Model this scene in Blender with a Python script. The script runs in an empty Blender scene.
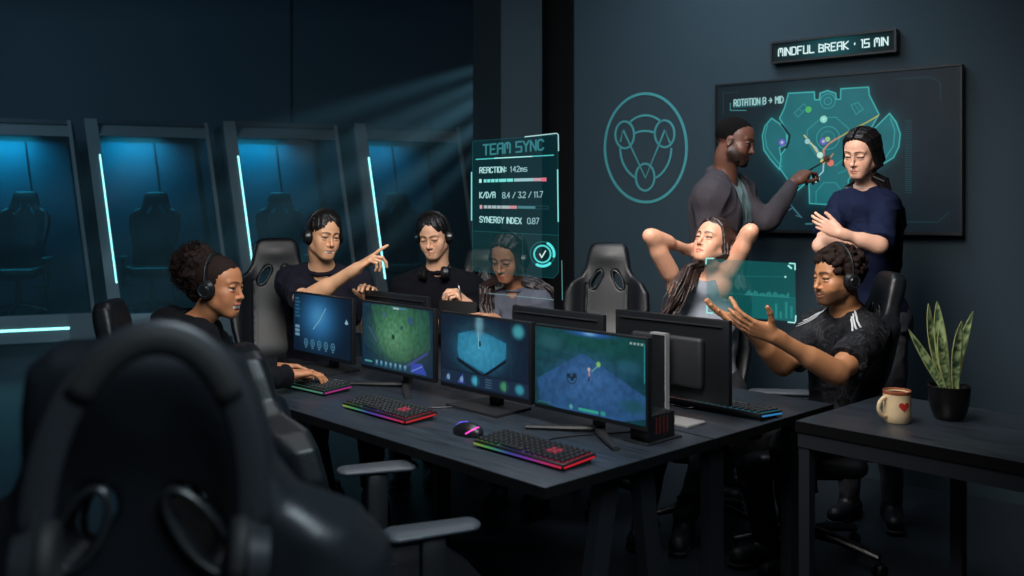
import bpy, bmesh, math, random
import numpy as np
from mathutils import Vector, Matrix
C = bpy.context.scene.collection
F_PX, HY, CAM_H = 931.0, 208.0, 1.45
V3 = lambda *a: np.array(a, dtype=float)

def P(px, py, d):                       # a sight line of the survey camera, d metres away
    return V3((px-512)/F_PX*d, d, CAM_H-(py-HY)/F_PX*d)
A0 = V3(0.084, 2.361, 0)
UD = V3(-0.684, 0.730, 0); UD /= np.linalg.norm(UD)
VD = V3(0.730, 0.684, 0); VD /= np.linalg.norm(VD)
def W(u, v, z=0.0):                     # desk coordinates
    return A0+UD*u+VD*v+V3(0, 0, z)
ROT_D = math.atan2(UD[1], UD[0])        # local x -> U
def norm(v):
    v = np.asarray(v, float); return v/(np.linalg.norm(v)+1e-12)

# ------------------------------------------------------------------ objects
def tag(o, label=None, cat=None, group=None, kind=None):
    if label: o['label'] = label
    if cat: o['category'] = cat
    if group: o['group'] = group
    if kind: o['kind'] = kind
    return o
def thing(name, label, cat, loc=(0, 0, 0), rz=0.0, group=None):
    o = bpy.data.objects.new(name, None); C.objects.link(o)
    o.location = tuple(loc); o.rotation_euler = (0, 0, rz)
    o.empty_display_size = 0.05
    return tag(o, label, cat, group)
def link(name, me, mat=None, parent=None, world=False):
    o = bpy.data.objects.new(name, me); C.objects.link(o)
    if mat is not None and not me.materials: me.materials.append(mat)
    if parent is not None:
        o.parent = parent
        if world:                       # mesh data given in world space
            bpy.context.view_layer.update()
            o.matrix_parent_inverse = world_inv(parent)
    return o
def local_mat(o):
    return Matrix.LocRotScale(o.location, o.rotation_euler, o.scale)
def world_inv(o):
    m = local_mat(o)
    q = o
    while q.parent is not None:
        m = local_mat(q.parent) @ q.matrix_parent_inverse @ m; q = q.parent
    return m.inverted()
def copy_tree(o, parent=None):
    c = o.copy(); C.objects.link(c)
    if parent is not None:
        c.parent = parent; c.matrix_parent_inverse = o.matrix_parent_inverse.copy()
    for ch in list(o.children): copy_tree(ch, c)
    return c

# ------------------------------------------------------------------ bmesh helpers
class MB:
    def __init__(s): s.bm = bmesh.new()
    def _xf(s, verts, M):
        for v in verts: v.co = M @ v.co
    def box(s, c, d, M=None, bevel=0.0, seg=2):
        r = bmesh.ops.create_cube(s.bm, size=1.0); vs = r['verts']
        for v in vs: v.co = Vector((v.co.x*d[0], v.co.y*d[1], v.co.z*d[2]))
        if bevel > 0:
            es = list({e for v in vs for e in v.link_edges})
            r2 = bmesh.ops.bevel(s.bm, geom=es, offset=bevel, segments=seg, profile=.5, affect='EDGES')
            vs = list({v for f in r2['faces'] for v in f.verts} | {v for v in vs if v.is_valid})
        T = Matrix.Translation(Vector(c))
        if M is not None: T = T @ M
        s._xf(vs, T); return s
    def cyl(s, a, b, r1, r2=None, n=20, caps=True):
        a, b = Vector(a), Vector(b); r2 = r1 if r2 is None else r2
        d = b-a; q = d.to_track_quat('Z', 'Y').to_matrix().to_4x4()
        T = Matrix.Translation((a+b)/2) @ q
        r = bmesh.ops.create_cone(s.bm, cap_ends=caps, segments=n, radius1=r1, radius2=r2, depth=d.length)
        s._xf(r['verts'], T); return s
    def sphere(s, c, r, M=None, n=16):
        q = bmesh.ops.create_uvsphere(s.bm, u_segments=n*2, v_segments=n, radius=1.0)
        rr = (r, r, r) if np.isscalar(r) else r
        T = Matrix.Translation(Vector(c)) @ (M or Matrix.Identity(4)) @ Matrix.Diagonal((*rr, 1))
        s._xf(q['verts'], T); return s
    def tube(s, pts, r, n=8, cap=True, flat=None, up=(0, 0, 1)):
        pts = [Vector(p) for p in pts]; rings = []
        rs = r if hasattr(r, '__len__') else [r]*len(pts)
        prev = None
        for i, p in enumerate(pts):
            t = (pts[min(i+1, len(pts)-1)]-pts[max(i-1, 0)]).normalized()
            if prev is None:
                x = Vector(up).cross(t)
                if x.length < 1e-4: x = Vector((1, 0, 0)).cross(t)
            else: x = prev-t*prev.dot(t)
            x.normalize(); y = t.cross(x); prev = x
            fx, fy = (1, 1) if flat is None else flat
            rings.append([s.bm.verts.new(p+(x*math.cos(2*math.pi*k/n)*fx+y*math.sin(2*math.pi*k/n)*fy)*rs[i]) for k in range(n)])
        for a, b in zip(rings, rings[1:]):
            for k in range(n):
                s.bm.faces.new((a[k], a[(k+1) % n], b[(k+1) % n], b[k]))
        if cap:
            s.bm.faces.new(rings[0][::-1]); s.bm.faces.new(rings[-1])
        return s
    def lathe(s, prof, c=(0, 0, 0), n=40):
        c = Vector(c); rings = []
        for (r, z) in prof:
            rings.append([s.bm.verts.new(c+Vector((r*math.cos(2*math.pi*k/n), r*math.sin(2*math.pi*k/n), z))) for k in range(n)])
        for a, b in zip(rings, rings[1:]):
            for k in range(n):
                s.bm.faces.new((a[k], a[(k+1) % n], b[(k+1) % n], b[k]))
        if prof[0][0] > 1e-6: s.bm.faces.new(rings[0][::-1])
        if prof[-1][0] > 1e-6: s.bm.faces.new(rings[-1])
        bmesh.ops.remove_doubles(s.bm, verts=s.bm.verts[:], dist=1e-6)
        return s
    def prism(s, poly, z0, z1, M=None):
        lo = [s.bm.verts.new((p[0], p[1], z0)) for p in poly]; hi = [s.bm.verts.new((p[0], p[1], z1)) for p in poly]
        n = len(poly)
        s.bm.faces.new(lo[::-1]); s.bm.faces.new(hi)
        for k in range(n): s.bm.faces.new((lo[k], lo[(k+1) % n], hi[(k+1) % n], hi[k]))
        if M is not None: s._xf(lo+hi, M)
        return s
    def mesh(s, name, smooth=False):
        me = bpy.data.meshes.new(name)
        bmesh.ops.recalc_face_normals(s.bm, faces=s.bm.faces[:])
        s.bm.to_mesh(me); s.bm.free()
        if smooth:
            me.polygons.foreach_set('use_smooth', [True]*len(me.polygons))
            if smooth != 'all': me.set_sharp_from_angle(angle=math.radians(38))
        return me
    def build(s, name, mat, parent=None, smooth=False, world=False):
        return link(name, s.mesh(name, smooth), mat, parent, world)

def mesh_np(name, v, f, col=None, smooth=True):
    me = bpy.data.meshes.new(name)
    v = np.asarray(v, np.float32); f = np.asarray(f, np.int32); n = f.shape[1]
    me.vertices.add(len(v)); me.vertices.foreach_set('co', v.ravel())
    me.loops.add(f.size); me.loops.foreach_set('vertex_index', f.ravel())
    me.polygons.add(len(f)); me.polygons.foreach_set('loop_start', np.arange(len(f), dtype=np.int32)*n)
    me.update(calc_edges=True)
    if smooth: me.polygons.foreach_set('use_smooth', np.ones(len(f), bool))
    if col is not None:
        a = me.color_attributes.new('Col', 'FLOAT_COLOR', 'POINT')
        c = np.ones((len(v), 4), np.float32); c[:, :col.shape[1]] = col
        a.data.foreach_set('color', c.ravel())
    me.validate(); me.update()
    return me

# ------------------------------------------------------------------ noise
def _hash(ix, iy, iz, s):
    h = (ix.astype(np.uint32)*np.uint32(374761393)+iy.astype(np.uint32)*np.uint32(668265263)+iz.astype(np.uint32)*np.uint32(2147483647)+np.uint32(s*974711+12345))
    h = (h ^ (h >> np.uint32(13)))*np.uint32(1274126177)
    h = h ^ (h >> np.uint32(16))
    return (h & np.uint32(0xffff)).astype(np.float32)/32767.5-1.0
def noise3(p, seed=0):
    p = np.asarray(p, np.float32); i = np.floor(p).astype(np.int64); f = p-i; f = f*f*(3-2*f)
    x, y, z = i[:, 0], i[:, 1], i[:, 2]; r = 0
    for dx in (0, 1):
        for dy in (0, 1):
            for dz in (0, 1):
                w = (f[:, 0] if dx else 1-f[:, 0])*(f[:, 1] if dy else 1-f[:, 1])*(f[:, 2] if dz else 1-f[:, 2])
                r = r+w*_hash((x+dx) & 0xffff, (y+dy) & 0xffff, (z+dz) & 0xffff, seed)
    return r

# ------------------------------------------------------------------ implicit modelling
class Prim:
    __slots__ = ('fn', 'lo', 'hi', 'k', 'sub')
def _mk(fn, lo, hi, k, sub):
    p = Prim(); p.fn, p.lo, p.hi, p.k, p.sub = fn, np.asarray(lo, float), np.asarray(hi, float), k, sub; return p
def cap(a, b, ra, rb=None, k=.02, sub=False, flat=None, cutb=False, cuta=False):
    """tapered capsule; flat=(direction, factor) squashes the section; cutb ends it in a plane"""
    a, b = np.asarray(a, float), np.asarray(b, float); rb = ra if rb is None else rb
    R = max(ra, rb)*(1.0 if flat is None else max(1.0, flat[1]))
    ab = b-a; L2 = ab@ab+1e-12; ax = ab/math.sqrt(L2)
    if flat is not None:
        n = np.asarray(flat[0], float); n = n-ax*(n@ax); n = n/(np.linalg.norm(n)+1e-9); fs = flat[1]
    def fn(X, Y, Z):
        t = ((X-a[0])*ab[0]+(Y-a[1])*ab[1]+(Z-a[2])*ab[2])/L2
        tc = np.clip(t, 0, 1)
        qx, qy, qz = X-a[0]-tc*ab[0], Y-a[1]-tc*ab[1], Z-a[2]-tc*ab[2]
        if flat is None: d = np.sqrt(qx*qx+qy*qy+qz*qz)-(ra+(rb-ra)*tc)
        else:
            c = qx*n[0]+qy*n[1]+qz*n[2]; g = c*(1/fs-1)
            qx, qy, qz = qx+g*n[0], qy+g*n[1], qz+g*n[2]
            d = (np.sqrt(qx*qx+qy*qy+qz*qz)-(ra+(rb-ra)*tc))*min(1.0, fs)
        L = math.sqrt(L2)
        if cutb: d = np.maximum(d, (t-1)*L)
        if cuta: d = np.maximum(d, -t*L)
        return d
    return _mk(fn, np.minimum(a, b)-R, np.maximum(a, b)+R, k, sub)
def ell(c, r, M=None, k=.02, sub=False):
    """ellipsoid; M columns are its axes"""
    c = np.asarray(c, float); r = np.asarray(r, float) if hasattr(r, '__len__') else np.full(3, float(r))
    M = np.eye(3) if M is None else np.asarray(M, float)
    ext = np.sqrt(((M*r[None, :])**2).sum(1))
    def fn(X, Y, Z):
        x, y, z = X-c[0], Y-c[1], Z-c[2]
        q = [x*M[0, i]+y*M[1, i]+z*M[2, i] for i in range(3)]
        k0 = np.sqrt((q[0]/r[0])**2+(q[1]/r[1])**2+(q[2]/r[2])**2)
        k1 = np.sqrt((q[0]/r[0]**2)**2+(q[1]/r[1]**2)**2+(q[2]/r[2]**2)**2)+1e-9
        return k0*(k0-1)/k1
    return _mk(fn, c-ext, c+ext, k, sub)
def rbox(c, hd, rad, M=None, k=.01, sub=False):
    c = np.asarray(c, float); hd = np.asarray(hd, float); M = np.eye(3) if M is None else np.asarray(M, float)
    ext = (np.abs(M)*hd[None, :]).sum(1)
    def fn(X, Y, Z):
        x, y, z = X-c[0], Y-c[1], Z-c[2]
        q = [np.abs(x*M[0, i]+y*M[1, i]+z*M[2, i])-hd[i]+rad for i in range(3)]
        return np.sqrt(sum(np.maximum(a, 0)**2 for a in q))+np.minimum(np.maximum(np.maximum(q[0], q[1]), q[2]), 0)-rad
    return _mk(fn, c-ext, c+ext, k, sub)
def halfspace(p0, n, lo, hi, k=.004):
    """removes the side of the plane that n points to, inside the box lo..hi"""
    p0, n = np.asarray(p0, float), norm(n)
    return _mk(lambda X, Y, Z: -((X-p0[0])*n[0]+(Y-p0[1])*n[1]+(Z-p0[2])*n[2]), lo, hi, k, True)

def sdf_mesh(prims, h, lo=None, hi=None, pad=None):
    """surface nets over smooth unions / subtractions -> verts, quads"""
    add = [p for p in prims if not p.sub]
    if lo is None:
        lo = np.min([p.lo for p in add], 0)-3*h; hi = np.max([p.hi for p in add], 0)+3*h
    lo, hi = np.asarray(lo, float), np.asarray(hi, float)
    n = np.ceil((hi-lo)/h).astype(int)+1
    d = np.full(n, 0.5, np.float32)
    ax = [(lo[i]+h*np.arange(n[i])).astype(np.float32) for i in range(3)]
    for p in prims:
        m = p.k+3*h
        i0 = np.maximum(np.floor((p.lo-m-lo)/h).astype(int), 0); i1 = np.minimum(np.ceil((p.hi+m-lo)/h).astype(int)+1, n)
        if (i1 <= i0).any(): continue
        sl = tuple(slice(i0[i], i1[i]) for i in range(3))
        X, Y, Z = ax[0][sl[0]][:, None, None], ax[1][sl[1]][None, :, None], ax[2][sl[2]][None, None, :]
        v = p.fn(X, Y, Z).astype(np.float32); o = d[sl]; k = max(p.k, 1e-5)
        if p.sub:
            t = np.clip(.5-.5*(o+v)/k, 0, 1); r = o+(-v-o)*t+k*t*(1-t)
            d[sl] = np.broadcast_to(r, o.shape)
        else:
            t = np.clip(.5+.5*(o-v)/k, 0, 1); d[sl] = o+(v-o)*t-k*t*(1-t)
    return surface_nets(d, lo, h)
def surface_nets(d, lo, h):
    s = d < 0
    c = s[:-1, :-1, :-1].astype(np.int8)
    for (a, b, e) in ((1, 0, 0), (0, 1, 0), (0, 0, 1), (1, 1, 0), (1, 0, 1), (0, 1, 1), (1, 1, 1)):
        c = c+s[a:s.shape[0]-1+a, b:s.shape[1]-1+b, e:s.shape[2]-1+e]
    ijk = np.argwhere((c > 0) & (c < 8))
    if len(ijk) == 0: return np.zeros((0, 3)), np.zeros((0, 4), int)
    idx = np.full(c.shape, -1, np.int32); idx[tuple(ijk.T)] = np.arange(len(ijk))
    acc = np.zeros((len(ijk), 3)); cnt = np.zeros(len(ijk))
    for ax_ in range(3):
        o1, o2 = [i for i in range(3) if i != ax_]
        for p in (0, 1):
            for q in (0, 1):
                off = [0, 0, 0]; off[o1] = p; off[o2] = q
                a = ijk+off; b = a.copy(); b[:, ax_] += 1
                da, db = d[tuple(a.T)], d[tuple(b.T)]
                m = (da < 0) != (db < 0)
                t = np.where(m, da/np.where(m, da-db, 1), 0)
                pt = np.tile(np.array(off, float), (len(ijk), 1)); pt[:, ax_] = t
                acc[m] += pt[m]; cnt[m] += 1
    v = lo+h*(ijk+acc/cnt[:, None])
    faces = []
    for ax_ in range(3):
        o1, o2 = (ax_+1) % 3, (ax_+2) % 3
        s0 = [slice(None)]*3; s1 = [slice(None)]*3
        s0[ax_] = slice(0, -1); s1[ax_] = slice(1, None)
        a, b = s[tuple(s0)], s[tuple(s1)]
        e = np.argwhere(a != b)
        e = e[(e[:, o1] > 0) & (e[:, o2] > 0) & (e[:, o1] < d.shape[o1]-1) & (e[:, o2] < d.shape[o2]-1)]
        fl = a[tuple(e.T)]
        def g(p, q):
            t = e.copy(); t[:, o1] -= p; t[:, o2] -= q; return idx[tuple(t.T)]
        q = np.stack([g(1, 1), g(0, 1), g(0, 0), g(1, 0)], 1)
        q[~fl] = q[~fl][:, ::-1]
        faces.append(q)
    f = np.concatenate(faces); f = f[(f >= 0).all(1)]
    return v, f
def vnormals(v, f):
    a, b, c, e = v[f[:, 0]], v[f[:, 1]], v[f[:, 2]], v[f[:, 3]]
    n = np.cross(c-a, e-b); r = np.zeros_like(v)
    for i in range(4): np.add.at(r, f[:, i], n)
    return r/(np.linalg.norm(r, axis=1, keepdims=True)+1e-12)
def clip_faces(v, f, keep):
    """keep: per-vertex bool; faces with any kept vertex stay"""
    f = f[keep[f].any(1)]; u, inv = np.unique(f, return_inverse=True)
    return v[u], inv.reshape(f.shape)
def join_vf(parts):
    vs, fs, b = [], [], 0
    for v, f in parts:
        vs.append(v); fs.append(f+b); b += len(v)
    return np.concatenate(vs), np.concatenate(fs)
# ------------------------------------------------------------------ materials
def srgb(*c):
    if len(c) == 1:
        c = [int(c[0][i:i+2], 16) for i in (0, 2, 4)]
    return tuple(((x/255)/12.92 if x/255 <= .04045 else ((x/255+.055)/1.055)**2.4) for x in c)
def new_mat(name):
    m = bpy.data.materials.new(name); m.use_nodes = True
    return m, m.node_tree, m.node_tree.nodes['Principled BSDF']
def pbr(name, col, rough=.5, metal=0.0, spec=.5, noise=None, bump=None, coat=0.0, sheen=0.0, emit=None):
    """noise=(scale, amount) mottles the colour, bump=(scale, strength[, stretch])"""
    m, nt, b = new_mat(name)
    b.inputs['Base Color'].default_value = (*col, 1); b.inputs['Roughness'].default_value = rough
    b.inputs['Metallic'].default_value = metal; b.inputs['Specular IOR Level'].default_value = spec
    b.inputs['Coat Weight'].default_value = coat; b.inputs['Sheen Weight'].default_value = sheen
    tc = nt.nodes.new('ShaderNodeTexCoord')
    if noise:
        n = nt.nodes.new('ShaderNodeTexNoise'); n.inputs['Scale'].default_value = noise[0]; n.inputs['Detail'].default_value = 4
        nt.links.new(tc.outputs['Object'], n.inputs['Vector'])
        mx = nt.nodes.new('ShaderNodeMix'); mx.data_type = 'RGBA'; mx.blend_type = 'MULTIPLY'
        rp = nt.nodes.new('ShaderNodeMapRange'); rp.inputs['To Min'].default_value = 1-noise[1]; rp.inputs['To Max'].default_value = 1+noise[1]
        nt.links.new(n.outputs['Fac'], rp.inputs['Value'])
        mx.inputs['Factor'].default_value = 1; mx.inputs['A'].default_value = (*col, 1)
        nt.links.new(rp.outputs['Result'], mx.inputs['B']); nt.links.new(mx.outputs['Result'], b.inputs['Base Color'])
    if bump:
        n = nt.nodes.new('ShaderNodeTexNoise'); n.inputs['Scale'].default_value = bump[0]; n.inputs['Detail'].default_value = 3
        if len(bump) > 2:
            mp = nt.nodes.new('ShaderNodeMapping'); mp.inputs['Scale'].default_value = bump[2]
            nt.links.new(tc.outputs['Object'], mp.inputs['Vector']); nt.links.new(mp.outputs['Vector'], n.inputs['Vector'])
        else: nt.links.new(tc.outputs['Object'], n.inputs['Vector'])
        bp = nt.nodes.new('ShaderNodeBump'); bp.inputs['Strength'].default_value = bump[1]; bp.inputs['Distance'].default_value = .004
        nt.links.new(n.outputs['Fac'], bp.inputs['Height']); nt.links.new(bp.outputs['Normal'], b.inputs['Normal'])
    if emit:
        b.inputs['Emission Color'].default_value = (*emit[0], 1); b.inputs['Emission Strength'].default_value = emit[1]
    return m
def glow(name, col, strength):
    m, nt, b = new_mat(name)
    b.inputs['Base Color'].default_value = (0.01, .01, .01, 1); b.inputs['Emission Color'].default_value = (*col, 1)
    b.inputs['Emission Strength'].default_value = strength; return m
def vcol_emit(name, strength, rough=.25, base=.004, spec=.5):
    """a display: per-vertex picture as emission under a glossy face"""
    m, nt, b = new_mat(name)
    a = nt.nodes.new('ShaderNodeVertexColor'); a.layer_name = 'Col'
    b.inputs['Base Color'].default_value = (base, base, base, 1); b.inputs['Roughness'].default_value = rough; b.inputs['Specular IOR Level'].default_value = spec
    nt.links.new(a.outputs['Color'], b.inputs['Emission Color']); b.inputs['Emission Strength'].default_value = strength
    return m
def vcol_holo(name, strength):
    """a projected panel of light: alpha says how much of what lies behind it is veiled"""
    m = bpy.data.materials.new(name); m.use_nodes = True; nt = m.node_tree; nt.nodes.clear()
    a = nt.nodes.new('ShaderNodeVertexColor'); a.layer_name = 'Col'
    e = nt.nodes.new('ShaderNodeEmission'); e.inputs['Strength'].default_value = strength
    t = nt.nodes.new('ShaderNodeBsdfTransparent'); x = nt.nodes.new('ShaderNodeMixShader'); o = nt.nodes.new('ShaderNodeOutputMaterial')
    nt.links.new(a.outputs['Color'], e.inputs['Color']); nt.links.new(a.outputs['Alpha'], x.inputs['Fac'])
    nt.links.new(t.outputs[0], x.inputs[1]); nt.links.new(e.outputs[0], x.inputs[2]); nt.links.new(x.outputs[0], o.inputs['Surface'])
    return m
def vcol_pbr(name, rough=.5, spec=.5, sss=0.0, bump=None, sheen=0.0):
    m, nt, b = new_mat(name)
    a = nt.nodes.new('ShaderNodeVertexColor'); a.layer_name = 'Col'
    nt.links.new(a.outputs['Color'], b.inputs['Base Color']); b.inputs['Roughness'].default_value = rough
    b.inputs['Specular IOR Level'].default_value = spec; b.inputs['Sheen Weight'].default_value = sheen
    if sss:
        b.inputs['Subsurface Weight'].default_value = sss; b.inputs['Subsurface Radius'].default_value = (1, .35, .2); b.inputs['Subsurface Scale'].default_value = .008
    if bump:
        tc = nt.nodes.new('ShaderNodeTexCoord'); n = nt.nodes.new('ShaderNodeTexNoise'); n.inputs['Scale'].default_value = bump[0]
        nt.links.new(tc.outputs['Object'], n.inputs['Vector']); bp = nt.nodes.new('ShaderNodeBump')
        bp.inputs['Strength'].default_value = bump[1]; bp.inputs['Distance'].default_value = .003
        nt.links.new(n.outputs['Fac'], bp.inputs['Height']); nt.links.new(bp.outputs['Normal'], b.inputs['Normal'])
    return m
def wood_mat(name, c1, c2, rough, ang):
    m, nt, b = new_mat(name)
    tc = nt.nodes.new('ShaderNodeTexCoord'); mp = nt.nodes.new('ShaderNodeMapping'); mp.inputs['Scale'].default_value = (3, 60, 60)
    n = nt.nodes.new('ShaderNodeTexNoise'); n.inputs['Scale'].default_value = 1.6; n.inputs['Detail'].default_value = 6; n.inputs['Distortion'].default_value = .4
    r = nt.nodes.new('ShaderNodeValToRGB'); r.color_ramp.elements[0].color = (*c1, 1); r.color_ramp.elements[1].color = (*c2, 1)
    r.color_ramp.elements[0].position = .3; r.color_ramp.elements[1].position = .7
    nt.links.new(tc.outputs['Object'], mp.inputs['Vector']); nt.links.new(mp.outputs['Vector'], n.inputs['Vector'])
    nt.links.new(n.outputs['Fac'], r.inputs['Fac']); nt.links.new(r.outputs['Color'], b.inputs['Base Color'])
    bp = nt.nodes.new('ShaderNodeBump'); bp.inputs['Strength'].default_value = .25; bp.inputs['Distance'].default_value = .001
    nt.links.new(n.outputs['Fac'], bp.inputs['Height']); nt.links.new(bp.outputs['Normal'], b.inputs['Normal'])
    b.inputs['Roughness'].default_value = rough
    return m
M = {}
M['wall'] = pbr('wall_paint', srgb(38, 52, 60), .8, spec=.2, noise=(2.0, .12), bump=(30, .15))
M['wall_far'] = pbr('dark_blue_wall', srgb(8, 28, 46), .8, noise=(1.5, .15))
M['floor'] = pbr('dark_floor', srgb(30, 36, 44), .42, noise=(3, .25))
M['ceil'] = pbr('ceiling_paint', srgb(30, 34, 40), .9)
M['desk'] = wood_mat('charcoal_wood', srgb(19, 24, 30), srgb(50, 58, 67), .36, 0)
M['desk_edge'] = pbr('desk_edge', srgb(9, 10, 12), .5, spec=.2)
M['steel'] = pbr('black_powder_steel', srgb(30, 33, 38), .45, spec=.4, bump=(200, .05))
M['black'] = pbr('black_plastic', srgb(18, 20, 23), .35)
M['black_matte'] = pbr('black_matte_plastic', srgb(20, 22, 25), .6)
M['leather'] = pbr('charcoal_leather', srgb(13, 16, 20), .42, spec=.32, bump=(140, .12))
M['grey_plastic'] = pbr('grey_soft_plastic', srgb(56, 60, 66), .5)
M['alu'] = pbr('brushed_aluminium', srgb(150, 152, 155), .35, metal=.9)
M['pale'] = pbr('pale_grey_metal', srgb(150, 150, 150), .4, metal=.3)
M['screen'] = vcol_emit('monitor_picture', .58, .3)
M['holo'] = vcol_holo('projected_light', 1.0)
M['teal_tube'] = glow('teal_light_strip', srgb(140, 235, 240), 2.4)
M['pod'] = pbr('pod_shell', srgb(88, 94, 98), .5, metal=.2)
M['pod_dark'] = pbr('pod_dark_shell', srgb(16, 26, 36), .5)
M['pod_in'] = pbr('pod_inner_panel', srgb(30, 80, 98), .6)
# ------------------------------------------------------------------ drawn displays
def _g(s): return [[(float(p[0]), float(p[1])) for p in pl.split()] for pl in s.split('|')]
GLYPH = {k: _g(v) for k, v in {
 'A': '00 05 16 36 45 40|03 43', 'B': '00 06 36 45 44 33 03|33 42 41 30 00', 'C': '45 36 16 05 01 10 30 41', 'D': '00 06 26 44 42 20 00',
 'E': '40 00 06 46|03 33', 'F': '00 06 46|03 33', 'G': '45 36 16 05 01 10 30 41 43 23', 'H': '00 06|40 46|03 43', 'I': '20 26', 'K': '00 06|46 03 40',
 'L': '06 00 40', 'M': '00 06 23 46 40', 'N': '00 06 40 46', 'O': '10 01 05 16 36 45 41 30 10', 'R': '00 06 36 45 44 33 03|23 40', 'S': '45 36 16 05 04 13 33 42 41 30 10 01',
 'T': '06 46|26 20', 'U': '06 01 10 30 41 46', 'X': '00 46|06 40', 'Y': '06 23 46|23 20', 'm': '00 04|03 14 23 20|23 34 43 40', 's': '44 04 02 42 40 00',
 '0': '10 01 05 16 36 45 41 30 10', '1': '05 16 10', '2': '05 16 36 45 44 00 40', '3': '06 46 23 33 42 41 30 10 01', '4': '30 36 02 42', '5': '46 06 03 33 42 41 30 00',
 '7': '06 46 10', '8': '13 04 05 16 36 45 44 33 13 02 01 10 30 41 42 33', '.': '00 01', ':': '11 12|14 15', '/': '00 46', '-': '03 43', '>': '03 43|25 43 21', '*': '13 14', ' ': ''}.items() if v}
GLYPH[' '] = []
# squared-off lettering of the sign
SEG = dict(GLYPH)
for k, v in {'B': '00 06 45 44 33 03|33 42 40 00', 'R': '00 06 45 44 33 03|23 40', 'A': '00 05 16 46 40|03 43', 'D': '00 06 36 45 41 30 00', 'U': '06 00 40 46', 'S': '46 06 03 43 40 00', '5': '46 06 03 43 40 00',
             'M': '00 05 16 36 45 40|26 23', 'N': '00 06|06 40|40 46', '1': '16 26 20', 'K': '00 06|46 03 40'}.items(): SEG[k] = _g(v)
ADV = {'I': 1.6, '1': 3.6, '.': 1.6, ':': 2.2, '*': 2.6, ' ': 3.2, '>': 6.2, 'm': 5.4}
def text_polys(s, x, y, h, font=GLYPH, wide=1.0):
    """polylines of a line of text whose lower left corner is (x, y)"""
    out, u = [], h/6.0
    for ch in s:
        g = font.get(ch, []); off = 2.0-.3 if ch == 'I' else 0
        for pl in g: out.append([(x+(a-off)*u*wide, y+b*u) for a, b in pl])
        x += ADV.get(ch, 5.5)*u*wide
    return out
class Canvas:
    """a picture in metres: x to the right, y up"""
    def __init__(s, w, h, n, col=(0, 0, 0), a=1.0):
        s.w, s.h = w, h; s.nx, s.ny = int(n), int(round(n*h/w))
        s.X, s.Y = np.meshgrid(np.linspace(0, w, s.nx), np.linspace(0, h, s.ny)); s.px = w/s.nx
        s.c = np.zeros((s.ny, s.nx, 4)); s.c[..., :3] = col; s.c[..., 3] = a
    def blend(s, m, col, a=None):
        m = m[..., None]; s.c[..., :3] = s.c[..., :3]*(1-m)+np.asarray(col)*m
        if a is not None: s.c[..., 3] = s.c[..., 3]*(1-m[..., 0])+a*m[..., 0]
    def add(s, m, col): s.c[..., :3] += m[..., None]*np.asarray(col)
    def cover(s, d): return np.clip(.5-d/s.px, 0, 1)
    def segd(s, pts):
        d = np.full(s.X.shape, 9.0)
        if len(pts) == 1: pts = [pts[0], pts[0]]
        for (ax, ay), (bx, by) in zip(pts, pts[1:]):
            dx, dy = bx-ax, by-ay; t = np.clip(((s.X-ax)*dx+(s.Y-ay)*dy)/(dx*dx+dy*dy+1e-12), 0, 1)
            d = np.minimum(d, np.hypot(s.X-ax-t*dx, s.Y-ay-t*dy))
        return d
    def stroke(s, pts, wd, col, a=None, k=1.0): s.blend(s.cover(s.segd(pts)-wd/2)*k, col, a)
    def polyd(s, pts):
        d = s.segd(list(pts)+[pts[0]]); ins = np.zeros(s.X.shape, bool)
        for (ax, ay), (bx, by) in zip(pts, list(pts[1:])+[pts[0]]):
            c = ((ay > s.Y) != (by > s.Y)) & (s.X < (bx-ax)*(s.Y-ay)/((by-ay) or 1e-12)+ax); ins ^= c
        return np.where(ins, -d, d)
    def poly(s, pts, col, a=None, k=1.0): s.blend(s.cover(s.polyd(pts))*k, col, a)
    def rect(s, x0, y0, x1, y1, col, a=None, k=1.0): s.poly([(x0, y0), (x1, y0), (x1, y1), (x0, y1)], col, a, k)
    def disc(s, x, y, r, col, a=None, k=1.0): s.blend(s.cover(np.hypot(s.X-x, s.Y-y)-r)*k, col, a)
    def arc(s, x, y, r, wd, a0, a1, col, a=None):
        n = max(6, int(abs(a1-a0)/8)); s.stroke([(x+r*math.cos(math.radians(a0+(a1-a0)*i/n)), y+r*math.sin(math.radians(a0+(a1-a0)*i/n))) for i in range(n+1)], wd, col, a)
    def blob(s, x, y, rx, ry, col, k=1.0, p=1.0): s.blend(np.clip(np.exp(-(((s.X-x)/rx)**2+((s.Y-y)/ry)**2)**p)*k, 0, 1), col)
    def speck(s, sc, amt, seed):
        n = noise3(np.stack([s.X.ravel()*sc, s.Y.ravel()*sc, s.X.ravel()*0], 1), seed).reshape(s.X.shape)
        s.c[..., :3] *= (1+amt*n)[..., None]
    def text(s, t, x, y, h, wd, col, a=None, font=GLYPH, wide=.8, k=1.0):
        d = np.full(s.X.shape, 9.0)
        for pl in text_polys(t, x, y, h, font, wide): d = np.minimum(d, s.segd(pl))
        s.blend(s.cover(d-wd/2)*k, col, a)
    def mesh(s, name, origin=(0, 0, 0), ex=(1, 0, 0), ey=(0, 0, 1)):
        o, ex, ey = map(np.asarray, (origin, ex, ey))
        v = o+s.X.ravel()[:, None]*ex+s.Y.ravel()[:, None]*ey
        i = np.arange(s.nx*s.ny).reshape(s.ny, s.nx)
        f = np.stack([i[:-1, :-1].ravel(), i[:-1, 1:].ravel(), i[1:, 1:].ravel(), i[1:, :-1].ravel()], 1)
        return mesh_np(name, v, f, np.clip(s.c.reshape(-1, 4), 0, 4), smooth=False)
T_ = lambda h: np.array(srgb(h))
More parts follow.
